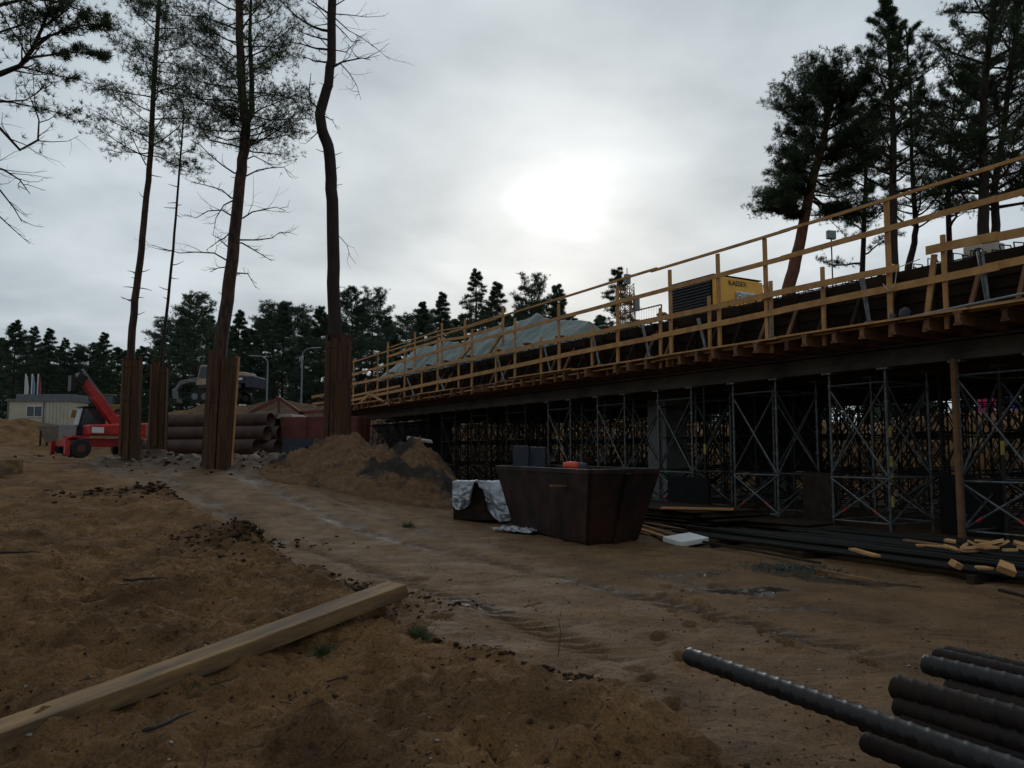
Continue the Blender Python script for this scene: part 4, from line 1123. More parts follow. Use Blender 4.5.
# small rags and lumps along the top edge board
for i, px in enumerate((376, 392, 410, 428, 446, 470, 498, 527, 560, 604, 662)):
    yb = 374 - (px - 400) * .2125 - 4
    o = blob('plastic_scrap', on(px, yb + 2, 13.6), .10 + .08 * random.random(), .2, .05, M['stone'], 'pale plastic scrap lying along the edge boards of the walkway', 'scrap', 30 + i); o['group'] = 'plastic scraps along the deck edge'

# lattice mast far behind
Ym = 80; tp = at(627, 268, Ym); gz = g(tp.x, Ym) - .2
mast = empty('lattice_mast', (tp.x, Ym, gz), .3, 'pale steel lattice mast with antennas rising behind the deck', 'mast')
H = tp.z - gz; hw = .62
for (a, b) in ((-1, -1), (1, -1), (1, 1), (-1, 1)):
    MB().tube([(a * hw * 1.3, b * hw * 1.3, 0), (a * hw * .8, b * hw * .8, H * .88)], .06, 5).build('leg', M['timber_old'], mast)
m = MB(); k = 0; z = 0
while z < H * .86:
    w0 = hw * (1.3 - .5 * z / H); w1 = hw * (1.3 - .5 * (z + 1) / H)
    for (a, b) in (((-1, -1), (1, -1)), ((1, -1), (1, 1)), ((1, 1), (-1, 1)), ((-1, 1), (-1, -1))):
        m.tube([(a[0] * w0, a[1] * w0, z), (b[0] * w1, b[1] * w1, z + 1)], .035, 4); m.tube([(b[0] * w0, b[1] * w0, z), (a[0] * w1, a[1] * w1, z + 1)], .035, 4)
        m.tube([(a[0] * w0, a[1] * w0, z), (b[0] * w0, b[1] * w0, z)], .03, 4)
    z += 1
m.build('lattice', M['timber_old'], mast)
MB().tube([(0, 0, H * .8), (0, 0, H)], .05, 6).build('pole', M['galv_light'], mast)
MB().box(-.3, .3, -.2, .2, H * .9, H * .96).build('antenna', M['galv_light'], mast)
MB().box(.7, 1.3, -.15, .15, H * .74, H * .82).build('antenna', M['galv_light'], mast)

# ------------------------------------------------------------ waste skip
def skip(label, name, B, T, h, m_, ribs=True, z0=None, th=.05):
    """B, T: four bottom / top corners in world plan"""
    c = sum((Vector((*p, 0)) for p in B), Vector()) / 4
    c.z = z0 if z0 is not None else g(c.x, c.y) - .02
    root = empty(name, c, 0, label, 'skip')
    b = [Vector((p[0] - c.x, p[1] - c.y, .1)) for p in B]; t = [Vector((p[0] - c.x, p[1] - c.y, h)) for p in T]
    for i in range(4):
        j = (i + 1) % 4
        nrm = (b[j] - b[i]).cross(t[i] - b[i]).normalized() * th
        m = MB(); m.hexa([b[i], b[j], b[j] + nrm, b[i] + nrm], [t[i], t[j], t[j] + nrm, t[i] + nrm]); m.build('side_wall', m_, root)
        m = MB(); m.bar(t[i], t[j], .11, .09); m.build('rim', m_, root, bevel=.01)
        if ribs and (i == 0 or label.startswith('rust')):
            L = (b[j] - b[i]).length; nr = max(1, int(L / 1.1))
            for k in range(nr):
                q = (k + 1) / (nr + 1)
                p0 = b[i].lerp(b[j], q); p1 = t[i].lerp(t[j], q); o_ = nrm + nrm.normalized() * .03
                m = MB(); m.bar(p0 + o_, p1 + o_, .10, .06, up=nrm); m.build('rib', m_, root, bevel=.008)
    m = MB(); m.hexa([p - Vector((0, 0, .04)) for p in b], [p + Vector((0, 0, .02)) for p in b]); m.build('floor_plate', m_, root)
    for q in (.2, .8):
        a0 = b[0].lerp(b[1], q); a1 = b[3].lerp(b[2], q)
        m = MB(); m.bar(a0 - Vector((0, 0, .05)), a1 - Vector((0, 0, .05)), .12, .09); m.build('skid', m_, root)
    return root
nb = atz(588, 546, .0); rb = atz(631, 541, .0)
u = Vector((-.37, .93, 0)).normalized(); wv = Vector((.80, .60, 0)).normalized()
A = Vector((nb.x, nb.y, 0)); Bc = A + wv * 1.15; Cc = Bc + u * 3.3; Dc = A + u * 3.3
At = A - u * .45 - wv * .20; Bt = Bc - u * .45 + wv * .25; Ct = Cc + u * .6 + wv * .25; Dt = Dc + u * .6 - wv * .20
sk = skip('large dark rusty open skip with flared sides in front of the scaffolding', 'waste_skip', [(A.x, A.y), (Bc.x, Bc.y), (Cc.x, Cc.y), (Dc.x, Dc.y)],
     [(At.x, At.y), (Bt.x, Bt.y), (Ct.x, Ct.y), (Dt.x, Dt.y)], 1.32, M['rust'])
# waste in the skip
cz = sk.location
p = at(571, 466, 14.6)
root = empty('traffic_cone', (p.x - .14, p.y, p.z + .02), 0, 'orange and grey cone-shaped piece lying on the rim of the rusty skip', 'cone')
root.rotation_euler = (0, math.radians(100), .15)
MB().tube([(0, 0, 0), (0, 0, .12), (0, 0, .26)], [.05, .085, .10], 14).build('orange_tip', M['orange'], root, smooth=True)
MB().tube([(0, 0, .26), (0, 0, .42)], [.10, .105], 14).build('grey_sleeve', M['bluegrey'], root, smooth=True)
for k, (a, b, c, d) in enumerate(((514, 446, 528, 463), (530, 447, 545, 463))):
    p = at((a + c) / 2, b, 17.2); q = at((a + c) / 2, d, 17.2)
    o = MB().box(-.17, .17, -.03, .03, -.5, p.z - q.z).build('grey_board', M['bluegrey'], bevel=.005); o.location = (p.x, p.y, q.z); o.rotation_euler = (.06, .03 * k, -.3)
    tag(o, ['left one of two blue-grey boards sticking up out of the rusty skip', 'right one of two blue-grey boards sticking up out of the rusty skip'][k], 'board')
for k in range(7):
    t = random.uniform(.1, .9); w_ = random.uniform(.15, .8)
    p = A.lerp(Dc, t).lerp(Bc.lerp(Cc, t), w_)
    m = MB(); dd = Vector((random.uniform(-1, 1), random.uniform(-1, 1), random.uniform(-.1, .25))) * .7
    m.bar(-dd, dd, random.uniform(.08, .2), .03); o = m.build('scrap_board', M['timber_old']); o.location = (p.x, p.y, 1.0)
    tag(o, 'weathered scrap board thrown inside the rusty skip', 'board', 'scrap boards inside the rusty skip')

# crate wrapped with silver sheet behind the skip
cb = atz(479, 521, .05)
crate = empty('crate', (cb.x + .1, cb.y + .45, g(cb.x, cb.y)), -.25, 'dark low crate half covered by a silver sheet left of the rusty skip', 'crate')
MB().box(-.62, .66, -.4, .5, .05, .86).build('box', M['ply'], crate, bevel=.01)
MB().box(-.66, .72, -.46, .55, .865, .895).build('lid', M['black_steel'], crate, bevel=.005)
for xx in (-.5, .5): MB().box(xx - .05, xx + .05, -.4, .5, 0, .05).build('bearer', M['timber_old'], crate)
def sheet(name, pts_fn, nu, nv, mt, label, cat, loc, rz, thick=.006):
    vs = []; fs = []
    for j in range(nv):
        for i in range(nu): vs.append(pts_fn(i / (nu - 1), j / (nv - 1)))
    for j in range(nv - 1):
        for i in range(nu - 1): fs.append((j * nu + i, j * nu + i + 1, (j + 1) * nu + i + 1, (j + 1) * nu + i))
    o = MB().add(vs, fs).build(name, mt, None, smooth=True); o.location = loc; o.rotation_euler = (0, 0, rz)
    sm = o.modifiers.new('thickness', 'SOLIDIFY'); sm.thickness = thick
    tag(o, label, cat); return o
def foil(u, v):
    x = -.60 + 1.15 * u
    n_ = float(fbm(np.array(u * 6), np.array(v * 5), 1, 5, 301, .6)) * .16
    if v < .25: return (x, -.10 - .4 * v / .25, .92 + abs(n_) * .2)
    q = (v - .25) / .75
    cut = .62 + .12 * math.sin(u * 9) - .55 * math.exp(-((u - .50) / .07) ** 2) + (.36 if u > .58 else 0)
    sp_ = max(0, u - .52) * q
    wv_ = (.06 * math.sin(u * 21 + q * 2) + .03 * math.sin(u * 47 + 3 * q)) * q
    return (x + sp_ * 1.3 + .12 * q * (u > .55), -.51 - .05 * q + wv_ - sp_ * .9 + n_ * q, .93 - .86 * q * min(1.02, cut) + n_ * .25)
sheet('silver_sheet', foil, 80, 60, M['foil'], 'crumpled silver plastic sheet hanging over the dark crate beside the skip', 'plastic sheet', crate.location, -.25)
cp = atz(502, 532, .02)
sheet('plastic_sheet', lambda u, v: ((u - .5) * 1.0, (v - .5) * .45 + .1 * math.sin(u * 6), .05 + .06 * abs(float(fbm(np.array(u * 6), np.array(v * 4), 1, 4, 311))) * 2), 30, 16, M['foil'],
      'dull plastic sheet trodden flat on the sand at the left foot of the skip', 'plastic sheet', (cp.x + .3, cp.y, g(cp.x, cp.y)), -.6)

# ------------------------------------------------------------ sand heap with dark soil
def heap_mat():
    m, nt, b = new_mat('heap_sand'); N, L = nt.nodes, nt.links
    tc = N.new('ShaderNodeTexCoord')
    n1 = N.new('ShaderNodeTexNoise'); n1.inputs['Scale'].default_value = .55; n1.inputs['Detail'].default_value = 7; n1.inputs['Roughness'].default_value = .62; L.new(tc.outputs['Object'], n1.inputs[0])
    n2 = N.new('ShaderNodeTexNoise'); n2.inputs['Scale'].default_value = 7; n2.inputs['Detail'].default_value = 8; n2.inputs['Roughness'].default_value = .7; L.new(tc.outputs['Object'], n2.inputs[0])
    r1 = N.new('ShaderNodeValToRGB'); r1.color_ramp.elements[0].position = .3; r1.color_ramp.elements[0].color = (.10, .058, .028, 1); r1.color_ramp.elements[1].position = .7; r1.color_ramp.elements[1].color = (.24, .125, .052, 1)
    L.new(n2.outputs[0], r1.inputs[0])
    r2 = N.new('ShaderNodeValToRGB'); r2.color_ramp.elements[0].position = .50; r2.color_ramp.elements[0].color = (0, 0, 0, 1); r2.color_ramp.elements[1].position = .58; r2.color_ramp.elements[1].color = (1, 1, 1, 1)
    L.new(n1.outputs[0], r2.inputs[0])
    mx = N.new('ShaderNodeMix'); mx.data_type = 'RGBA'; L.new(r2.outputs[0], mx.inputs[0]); L.new(r1.outputs[0], mx.inputs[6]); mx.inputs[7].default_value = (.03, .022, .016, 1)
    L.new(mx.outputs[2], b.inputs['Base Color']); b.inputs['Roughness'].default_value = .95
    bp = N.new('ShaderNodeBump'); bp.inputs['Distance'].default_value = .12; L.new(n2.outputs[0], bp.inputs['Height']); L.new(bp.outputs[0], b.inputs['Normal'])
    return m
hx0, hx1, hy0, hy1 = -9.5, .4, 18.0, 27.5
gx = np.linspace(hx0, hx1, 150); gy = np.linspace(hy0, hy1, 130)
HX, HY = np.meshgrid(gx, gy)
hh = np.zeros_like(HX)
for (cx, cy, rx, ry, h) in ((-4.2, 23.8, 3.2, 2.7, 1.4), (-4.7, 24.2, 1.7, 1.8, 1.7), (-2.9, 24.4, 1.8, 2.3, 1.65), (-5.0, 22.9, 2.0, 1.8, .95), (-3.2, 22.3, 2.2, 2.0, .95), (-2.5, 23.2, 1.5, 2.0, 1.25)):
    d = np.sqrt(((HX - cx) / rx) ** 2 + ((HY - cy) / ry) ** 2)
    hh = np.maximum(hh, h * np.clip(1 - d, 0, 1) ** .8)
hm = S(hh / .3)
hh = hh * .80 + hm * (.42 * fbm(HX, HY, .9, 5, 401, .65) + .22 * np.abs(fbm(HX, HY, 2.6, 4, 411, .7)))
base = G(HX, HY)
zc = g(-4, 23)
HZ = np.where(hh > .02, base + hh, base - .15)
v = np.stack([HX.ravel() + 4, HY.ravel() - 23, HZ.ravel() - zc], 1)
i = (np.arange(129)[:, None] * 150 + np.arange(149)[None, :]).ravel(); f = np.stack([i, i + 1, i + 151, i + 150], 1)
hp = link('sand_heap', np_mesh('sand_heap', v, f, heap_mat(), True)); hp.location = (-4, 23, zc)
tag(hp, 'dug heap of orange sand streaked with black soil between the bent pine and the skip', 'sand heap')
def heap_z(x_, y_):
    i = int((x_ - hx0) / (hx1 - hx0) * 149); j = int((y_ - hy0) / (hy1 - hy0) * 129); return float(HZ[max(0, min(129, j)), max(0, min(149, i))])
for k, (px, py, Yh, lab) in enumerate(((419, 440, 24.6, 'pale flat stone slab lying on top of the sand heap'), (442, 491, 19.6, 'grey flat slab at the right foot of the sand heap'))):
    p = at(px, py, Yh); z = heap_z(p.x, Yh)
    o = MB().hexa([(-.42, -.25, 0), (.38, -.3, 0), (.45, .22, 0), (-.35, .28, 0)], [(-.4, -.22, .09), (.36, -.28, .07), (.42, .2, .08), (-.33, .26, .1)]).build('stone_slab', M['stone'], bevel=.015)
    o.location = (p.x, Yh, z + .02); o.rotation_euler = (.1, .12, .3); tag(o, lab, 'slab')

# ------------------------------------------------------------ material stacks at the right
def tbar(pts, r, sides=8): return MB().tube(pts, r, sides)
rb_ = random.Random(77)
def strand_thing(s0, s1, n, z, r, lab, grp, mt, rot=0.0):
    m = MB(); L = s1 - s0; pts = []
    for i in range(9):
        t = i / 8; pts.append((L * t, rb_.uniform(-.008, .008) + math.sin(t * 3 + n * 9) * .015, rb_.uniform(0, .006)))
    m.tube(pts, r, 7); o = m.build('steel_bar', mt); c = br(s0, n, z); o.location = c
    o.rotation_euler = (0, 0, math.atan2(D2.y, D2.x) + rot); tag(o, lab, 'steel bar', grp)
cnt = 0
for k in range(44):
    n = 9.9 + k * .062 + rb_.uniform(-.02, .02)
    c_ = br(8, n, 0); z = g(c_.x, c_.y)
    s1 = np.interp(n, [9.9, 10.4, 11.2, 12.7], [11.2, 11.6, 10.0, 10.6]) + rb_.uniform(-.6, .5)
    strand_thing(rb_.uniform(-.4, .2) + 1.2, s1, n, .13 + rb_.uniform(0, .02), .027, 'long black steel bar in the lower layer of the bundle lying along the scaffold', 'lower layer of long steel bars', M['rebar'], rb_.uniform(-.006, .006))
for k in range(30):
    n = 10.2 + k * .078 + rb_.uniform(-.03, .03)
    s1 = np.interp(n, [9.9, 10.4, 11.2, 12.7], [10.8, 11.2, 9.6, 10.2]) + rb_.uniform(-1.2, .6)
    strand_thing(rb_.uniform(-.2, 1.2) + 1.2, s1, n, .19 + rb_.uniform(0, .05), .026, 'long black steel bar on top of the bundle lying along the scaffold', 'top layer of long steel bars', M['rebar'], rb_.uniform(-.012, .012))
for k, s in enumerate((3.2, 5.8, 8.4, 10.2)):
    m = MB(); m.bar((0, -1.5, 0), (0, 1.5, 0), .1, .1); o = m.build('bearer', M['ply']); c = br(s, 11.3, .05); o.location = c; o.rotation_euler = (0, 0, math.atan2(D2.y, D2.x)); tag(o, 'timber bearer lying under the long steel bars', 'timber', 'bearers under the steel bars')
# dark plywood stacks
for k in range(9):
    s = 14.2 + rb_.uniform(-.25, .25) + (k % 2) * .3; n = 12.4 + rb_.uniform(-.15, .15)
    o = MB().box(-2.0, 2.0, -.95, .95, 0, .027).build('plywood_sheet', M['ply'])
    c = br(s, n, .06 + k * .036); o.location = c; o.rotation_euler = (rb_.uniform(-.006, .006), rb_.uniform(-.004, .004), math.atan2(D2.y, D2.x) + rb_.uniform(-.05, .05))
    tag(o, 'dark plywood sheet in the low untidy stack right of the skip', 'plywood', 'stacked dark plywood sheets')
for k in range(4):
    s = 11.6 + rb_.uniform(-.3, .3); n = 13.0 + rb_.uniform(-.15, .1)
    o = MB().box(-1.2, 1.2, -.5, .5, 0, .027).build('plywood_sheet', M['ply']); c = br(s, n, .05 + k * .045)
    o.location = c; o.rotation_euler = (rb_.uniform(-.01, .01), rb_.uniform(-.01, .01), math.atan2(D2.y, D2.x) + rb_.uniform(-.15, .15)); tag(o, 'dark plywood sheet in the small stack before the second front tower', 'plywood', 'small stack of dark plywood')
p = atz(697, 509, .40); o = MB().box(-.75, .75, -.28, .28, 0, .02).build('plywood_offcut', M['ply_orange']); o.location = (p.x, p.y, .40); o.rotation_euler = (0, 0, math.atan2(D2.y, D2.x) + .75); tag(o, 'bright orange plywood offcut lying on the dark plywood stack', 'plywood')
for k, (x0, y0, x1, y1) in enumerate(((632, 522, 676, 536), (634, 527, 668, 538), (640, 521, 690, 531), (852, 549, 877, 556), (815, 569, 878, 582), (700, 541, 820, 563), (905, 540, 945, 546), (1000, 590, 1040, 600))):
    a = atz(x0, y0, .07 if k != 3 and k != 6 else .26); b = atz(x1, y1, .07 if k != 3 and k != 6 else .26); c = (a + b) / 2
    c.z = max(c.z, g(c.x, c.y) + .02) if k not in (3, 6) else c.z
    m = MB(); d_ = Vector((b.x - a.x, b.y - a.y, 0)) / 2; w_ = .10 if k in (0, 1, 2, 3, 6) else .05; m.bar(-d_, d_, w_, .03); o = m.build('loose_plank', M['timber_old'] if k in (0, 2, 4, 6) else (M['timber'] if k in (1, 3) else M['ply'])); o.location = c
    tag(o, ['weathered plank, front one of three jutting from under the right of the skip', 'short plank at the front foot of the skip beside two others', 'third plank jutting right of the skip towards the foam slab',
            'pale strip of wood lying on the left of the black bars', 'thin plank on the sand in front of the black bars', 'long brown board at the left foot of the black bars', 'flat pale board at the left of the offcut pile', 'brown board under the black bars at the right edge'][k], 'plank')
# white foam slab
p = atz(687, 543, .05)
o = MB().box(-.34, .34, -.22, .22, 0, .09).build('foam_slab', M['white'], bevel=.012); o.location = (p.x, p.y + .1, g(p.x, p.y) + .06); o.rotation_euler = (.12, -.05, .62); tag(o, 'white foam slab lying on the sand right of the skip', 'foam slab')
# offcuts
def offcut(px, py, z, L, w, h, rz, tilt, lab, grp=None, name='wood_offcut'):
    p = atz(px, py, z); L *= .72; w *= .72; h *= .72
    m = MB(); m.hexa([(-L / 2, -w / 2, 0), (L / 2, -w / 2, 0), (L / 2 - w * .4, w / 2, 0), (-L / 2, w / 2, 0)], [(-L / 2, -w / 2, h), (L / 2, -w / 2, h), (L / 2 - w * .4, w / 2, h), (-L / 2, w / 2, h)])
    o = m.build(name, M['offcut'], bevel=.004); o.location = (p.x, p.y, z); o.rotation_euler = (tilt, tilt * .6, rz); tag(o, lab, 'wood offcut', grp)
offcut(954, 567, .25, .22, .12, .10, .6, .5, 'wedge-shaped offcut alone on the black bars, leftmost of the scattered blocks')
offcut(984, 569, .25, .26, .12, .04, .2, .1, 'flat pale offcut between the two blocks on the black bars')
offcut(1006, 571, .25, .26, .16, .12, -.5, .6, 'largest block on the black bars near the right edge')
offcut(930, 547, .25, .5, .12, .04, -.15, .05, 'long flat offcut just in front of the offcut pile')
for k in range(16):
    px = 950 + 5.2 * k + rb_.uniform(-5, 5); py = 546 + rb_.uniform(-5, 5) + k * .25
    offcut(px, py, .26 + rb_.uniform(0, .08), rb_.uniform(.18, .42), rb_.uniform(.08, .15), rb_.uniform(.03, .08), rb_.uniform(-1.2, 1.2), rb_.uniform(-.5, .5), 'pale wood offcut in the heap at the foot of the timber prop', 'heap of wood offcuts')
# green netting and scrap by the bars
P = []; r3 = np.random.default_rng(5)
c = atz(790, 571, .02)
q = r3.normal(0, 1, (420, 3)) * np.array([.34, .16, .02]) + np.array([0, 0, .03])
v, f = tufts(q, r3.normal(0, 1, (420, 3)) * np.array([1, 1, .2]), .055, 6, .12, r3)
o = link('pine_sprigs', np_mesh('pine_sprigs', v, f, M['net'])); o.location = (c.x, c.y, 0.02); o.rotation_euler = (0, 0, -.4); tag(o, 'grey-green pine sprigs trodden into the mud before the black bars', 'branches')

# big ribbed ducts in the lower right corner
def duct(px, py, r, Y, lab, mt, z=None, L=4.2, rot=0.0, dz=0.0, seed=0):
    p = at(px, py, Y)
    direction = (-D2)
    a = math.atan2(direction.y, direction.x) + rot
    m = MB(); seg = int(L / .0055); sides = 24; rings = []
    pitch_ = .078
    vs = []; fs = []
    for i in range(seg + 1):
        x_ = L * i / seg
        for k in range(sides):
            th = 2 * PI * k / sides
            ph = ((x_ / pitch_ - 3 * th / (2 * PI)) % 1.0)
            rr2 = r * (1 + .085 * max(0, 1 - abs(ph - .5) / .20)) if 0 else r * (1 + .11 * math.exp(-((ph - .5) / .11) ** 2))
            vs.append((x_, rr2 * math.cos(th), rr2 * math.sin(th)))
    for i in range(seg):
        for k in range(sides): fs.append((i * sides + k, i * sides + (k + 1) % sides, (i + 1) * sides + (k + 1) % sides, (i + 1) * sides + k))
    k0 = len(vs)                      # open end: wall thickness then an inner tube
    ri = r * .93
    for x_ in (0.0, .5):
        for k in range(sides):
            th = 2 * PI * k / sides; vs.append((x_, ri * math.cos(th), ri * math.sin(th)))
    for k in range(sides):
        fs.append((k, k0 + k, k0 + (k + 1) % sides, (k + 1) % sides)); fs.append((k0 + k, k0 + sides + k, k0 + sides + (k + 1) % sides, k0 + (k + 1) % sides))
    fs.append(tuple(k0 + sides + k for k in range(sides)))
    m.add(vs, fs); o = m.build('ribbed_duct', mt, None, smooth=True); o.location = p; o.rotation_euler = (0, math.radians(dz), a)
    tag(o, lab, 'duct', 'ribbed steel ducts'); return o
duct(689, 656, .046, 4.55, 'long ribbed steel duct reaching furthest left over the sand', M['duct'], rot=-.02, dz=.9)
duct(896, 687, .062, 4.2, 'thick rusty ribbed duct, its open end at the middle of the stack', M['duct_rust'], rot=.03, dz=.4)
duct(926, 664, .052, 4.45, 'ribbed duct with a shiny wet top, second from the back of the stack', M['duct'], rot=.03, dz=.4)
duct(946, 653, .044, 4.75, 'thinnest ribbed duct at the very back of the stack', M['duct_rust'], rot=.03, dz=.5)
duct(936, 655, .042, 4.62, 'dark ribbed duct squeezed between the shiny one and the thinnest one', M['duct_rust'], rot=.02, dz=.5)
duct(864, 722, .046, 3.85, 'ribbed duct directly under the long one at the front', M['duct_rust'], rot=-.02, dz=.5)
duct(866, 742, .046, 3.75, 'lowest front duct half hidden at the bottom edge of the photo', M['duct_rust'], rot=-.02, dz=.4)
duct(905, 722, .05, 4.1, 'duct lying in the shadow under the thick rusty one', M['duct_rust'], rot=.01, dz=.3)
duct(930, 700, .05, 4.4, 'duct lying at the back bottom of the stack under the shiny one', M['duct_rust'], rot=.02, dz=.3)
duct(948, 690, .055, 4.3, 'dark duct filling the gap between the shiny one and the thick rusty one', M['duct_rust'], rot=.03, dz=.4)
duct(975, 678, .05, 4.6, 'short-set duct whose end sits furthest right behind the shiny one', M['duct_rust'], rot=.03, dz=.4)
duct(898, 706, .05, 4.15, 'duct lying directly below the thick rusty one, behind the long one', M['duct_rust'], rot=.0, dz=.3)
duct(990, 668, .045, 4.8, 'rearmost duct almost hidden behind the others at the right edge', M['duct_rust'], rot=.03, dz=.4)
for k, s in enumerate((3.35, 2.2)):
    p = atz(940, 745, .06); 
    m = MB(); m.bar((-.75, -.28, 0), (.75, .28, 0), .1, .12); o = m.build('bearer', M['ply']); o.location = (p.x + .55 + k * .55, p.y - k * 1.0, g(p.x, p.y) + .05); tag(o, 'timber bearer lying under the ribbed ducts', 'timber', 'bearers under the ribbed ducts')

# ------------------------------------------------------------ long foreground beam and the block at left
a = at(398, 583, 5.45); b = at(-60, 749, 3.5)
d_ = b - a; c = (a + b) / 2
Lb = d_.length; m = MB(); m.bar((-Lb / 2, 0, 0), (Lb / 2, 0, 0), .195, .09, seg=20, wob=.0022)
o = m.build('timber_beam', M['beamwood'], bevel=.006)
o.rotation_euler = d_.to_track_quat('X', 'Z').to_euler()
# store the wood grain along the beam: rotate into its own axes
o.location = c - Vector((0, 0, .04)); tag(o, 'long thick sawn timber beam lying across the sand mound in the left foreground', 'timber beam')
p = at(0, 464, 17.0)
m = MB(); m.bar((-1.2, .5, -.12), (.58, -.38, -.05), .30, .30, seg=2); o = m.build('timber_beam', M['beamwood'], bevel=.01); o.location = (p.x, p.y, p.z); tag(o, 'short square timber end sticking in at the left edge above the sand', 'timber beam')

# ------------------------------------------------------------ left background: pipes
pz = 1.35; Yp = 34.0; r_ = .30
pd = Vector((math.cos(-.34), math.sin(-.34), 0)); pn = Vector((-pd.y, pd.x, 0))
pc = at(203, 450, Yp)
names = {0: 'bottom', 1: 'middle', 2: 'top'}
for row, cnt_ in ((0, 4), (1, 3), (2, 2)):
    for k in range(cnt_):
        offn = k * .66 + row * .33
        L = 5.6 + random.uniform(-.2, .3)
        m = MB(); sides = 20; vs = []; fs = []
        for x_, rr_ in ((-L / 2, .32), (L / 2, .32), (L / 2, .285), (L / 2 - .9, .285)):
            for q in range(sides): th = 2 * PI * q / sides; vs.append((x_, rr_ * math.cos(th), rr_ * math.sin(th)))
        for i in range(3):
            for q in range(sides): fs.append((i * sides + q, i * sides + (q + 1) % sides, (i + 1) * sides + (q + 1) % sides, (i + 1) * sides + q))
        fs.append(tuple(range(sides))); fs.append(tuple(3 * sides + q for q in range(sides)))
        m.add(vs, fs); o = m.build('steel_pipe', M['pipe'], None, smooth=True)
        w_ = Vector((pc.x, Yp, 0)) + pn * offn + pd * (random.uniform(-.15, .2) + .35 * (k if row < 2 else 0))
        o.location = (w_.x, w_.y, 1.52 + .30 + row * .56); o.rotation_euler = (0, 0, -.34)
        pos = ['front', 'second', 'third', 'rear'][k] if cnt_ == 4 else (['front', 'middle', 'rear'][k] if cnt_ == 3 else ['front', 'rear'][k])
        tag(o, 'large brown steel pipe, %s one of the %s layer of the pipe stack' % (pos, names[row]), 'pipe', 'stacked steel pipes')

# red skip right of the pipes
r0 = at(272, 455, 35); zb = g(-7, 35)
A2 = (at(282, 450, 34).x, 34.0); w2 = 3.2
skip('rust-red open skip with a blue-grey lower patch, right of the pipe stack', 'waste_skip', [(A2[0], 34), (A2[0] + w2, 33.6), (A2[0] + w2 + .2, 35.3), (A2[0] + .2, 35.7)],
     [(A2[0] - .05, 33.95), (A2[0] + w2 + .05, 33.55), (A2[0] + w2 + .25, 35.4), (A2[0] + .15, 35.8)], 1.62, M['rust_red'], z0=1.42)
o = MB().box(-.9, .9, -.03, .03, 0, .75).build('grey_board', M['bluegrey']); q = at(304, 445, 33.55); o.location = (q.x, 33.4, 1.42); o.rotation_euler = (-.06, 0, -.12); tag(o, 'blue-grey board leaning on the front of the rust-red skip', 'board')
o = MB().hexa([(-1.4, -.6, 0), (1.0, -.9, 0), (1.3, .6, .1), (-1.0, .8, 0)], [(-1.2, -.5, .12), (.8, -.8, .2), (1.0, .5, .22), (-.9, .6, .1)]).build('sheet_pile', M['stone']); q = at(276, 417, 34.8); o.location = (q.x, 34.9, 3.02); tag(o, 'pale flat sheet lying over the top of the rust-red skip', 'sheet')
# rusty frame behind
fr = empty('rusty_frame', at(278, 420, 41), 0, 'rusty red triangular steel frame rising behind the pipe stack', 'frame'); fo = fr.location.copy()
for (x0, y0, x1, y1, mt_) in ((236, 420, 279, 398, 'rust_red'), (279, 398, 306, 417, 'rust_red'), (300, 413, 330, 411, 'rust_red')):
    MB().bar(at(x0, y0, 41) - fo, at(x1, y1, 41) - fo, .14, .16).build('bar', M[mt_], fr)
for xx in (242, 279, 328):
    q = at(xx, 416 if xx != 279 else 400, 41); MB().bar(q - fo, Vector((q.x, q.y, g(q.x, 41) - .2)) - fo, .12, .12).build('leg', M['rust_red'], fr)
# rubble under the pipes
for k in range(2):
    rq = np.random.default_rng(60 + k); m = MB()
    for i in range(260 if k == 0 else 30):
        if k == 0: X = rq.uniform(-15, -4.5); Yq = 25.6 + rq.normal(0, 1.6); s_ = rq.uniform(.03, .075)
        else: X = rq.uniform(-12.5, -9.3); Yq = 24.6 + rq.normal(0, .5); s_ = rq.uniform(.03, .08)
        clump(m, (X, Yq, g(X, Yq) + s_ * .2), s_, rq)
    o = m.build('rubble', M['clod'] if k == 0 else M['stone']); tag(o, ['dark earth clods strewn below the pipe stack', 'pale rubble strewn between the plank guards'][k], 'rubble', kind='stuff')

# ------------------------------------------------------------ excavator on the hill
def track(parent, L, w, h, y, mt=None):
    prof = []
    for k in range(9): a = PI / 2 + PI * k / 8; prof.append((-L / 2 + h / 2 + h / 2 * math.cos(a), h / 2 + h / 2 * math.sin(a)))
    for k in range(9): a = -PI / 2 + PI * k / 8; prof.append((L / 2 - h / 2 + h / 2 * math.cos(a), h / 2 + h / 2 * math.sin(a)))
    t = MB().prism(prof, y - w / 2, y + w / 2).build('track', M['rubber'], parent)
    for k in range(5):
        x_ = -L / 2 + h / 2 + (L - h) * k / 4
        MB().tube([(x_, y - w / 2 - .02, h / 2), (x_, y + w / 2 + .02, h / 2)], h * .3, 12).build('roller', M['greyarm'], t)
Ye = 62; e0 = at(222, 403, Ye); ez = g(e0.x, Ye)
ez = max(ez, e0.z - .1)
ex = empty('excavator', (e0.x, Ye, e0.z), -.08, 'excavator with grey boom, beige hood and navy counterweight on the earth bank behind the pipes', 'excavator')
track(ex, 3.9, .6, .85, -1.1); track(ex, 3.9, .6, .85, 1.1)
MB().tube([(0, 0, .7), (0, 0, 1.05)], .7, 18).build('turntable', M['greyarm'], ex)
MB().box(-1.3, 2.0, -1.25, 1.25, 1.02, 1.35).build('platform', M['navy'], ex, bevel=.04)
cbn = MB().hexa([(-1.55, -1.25, 1.3), (-.35, -1.25, 1.3), (-.35, -.3, 1.3), (-1.55, -.3, 1.3)], [(-1.25, -1.2, 2.85), (-.4, -1.2, 2.85), (-.4, -.35, 2.85), (-1.25, -.35, 2.85)]).build('cab', M['beige'], ex, bevel=.05)
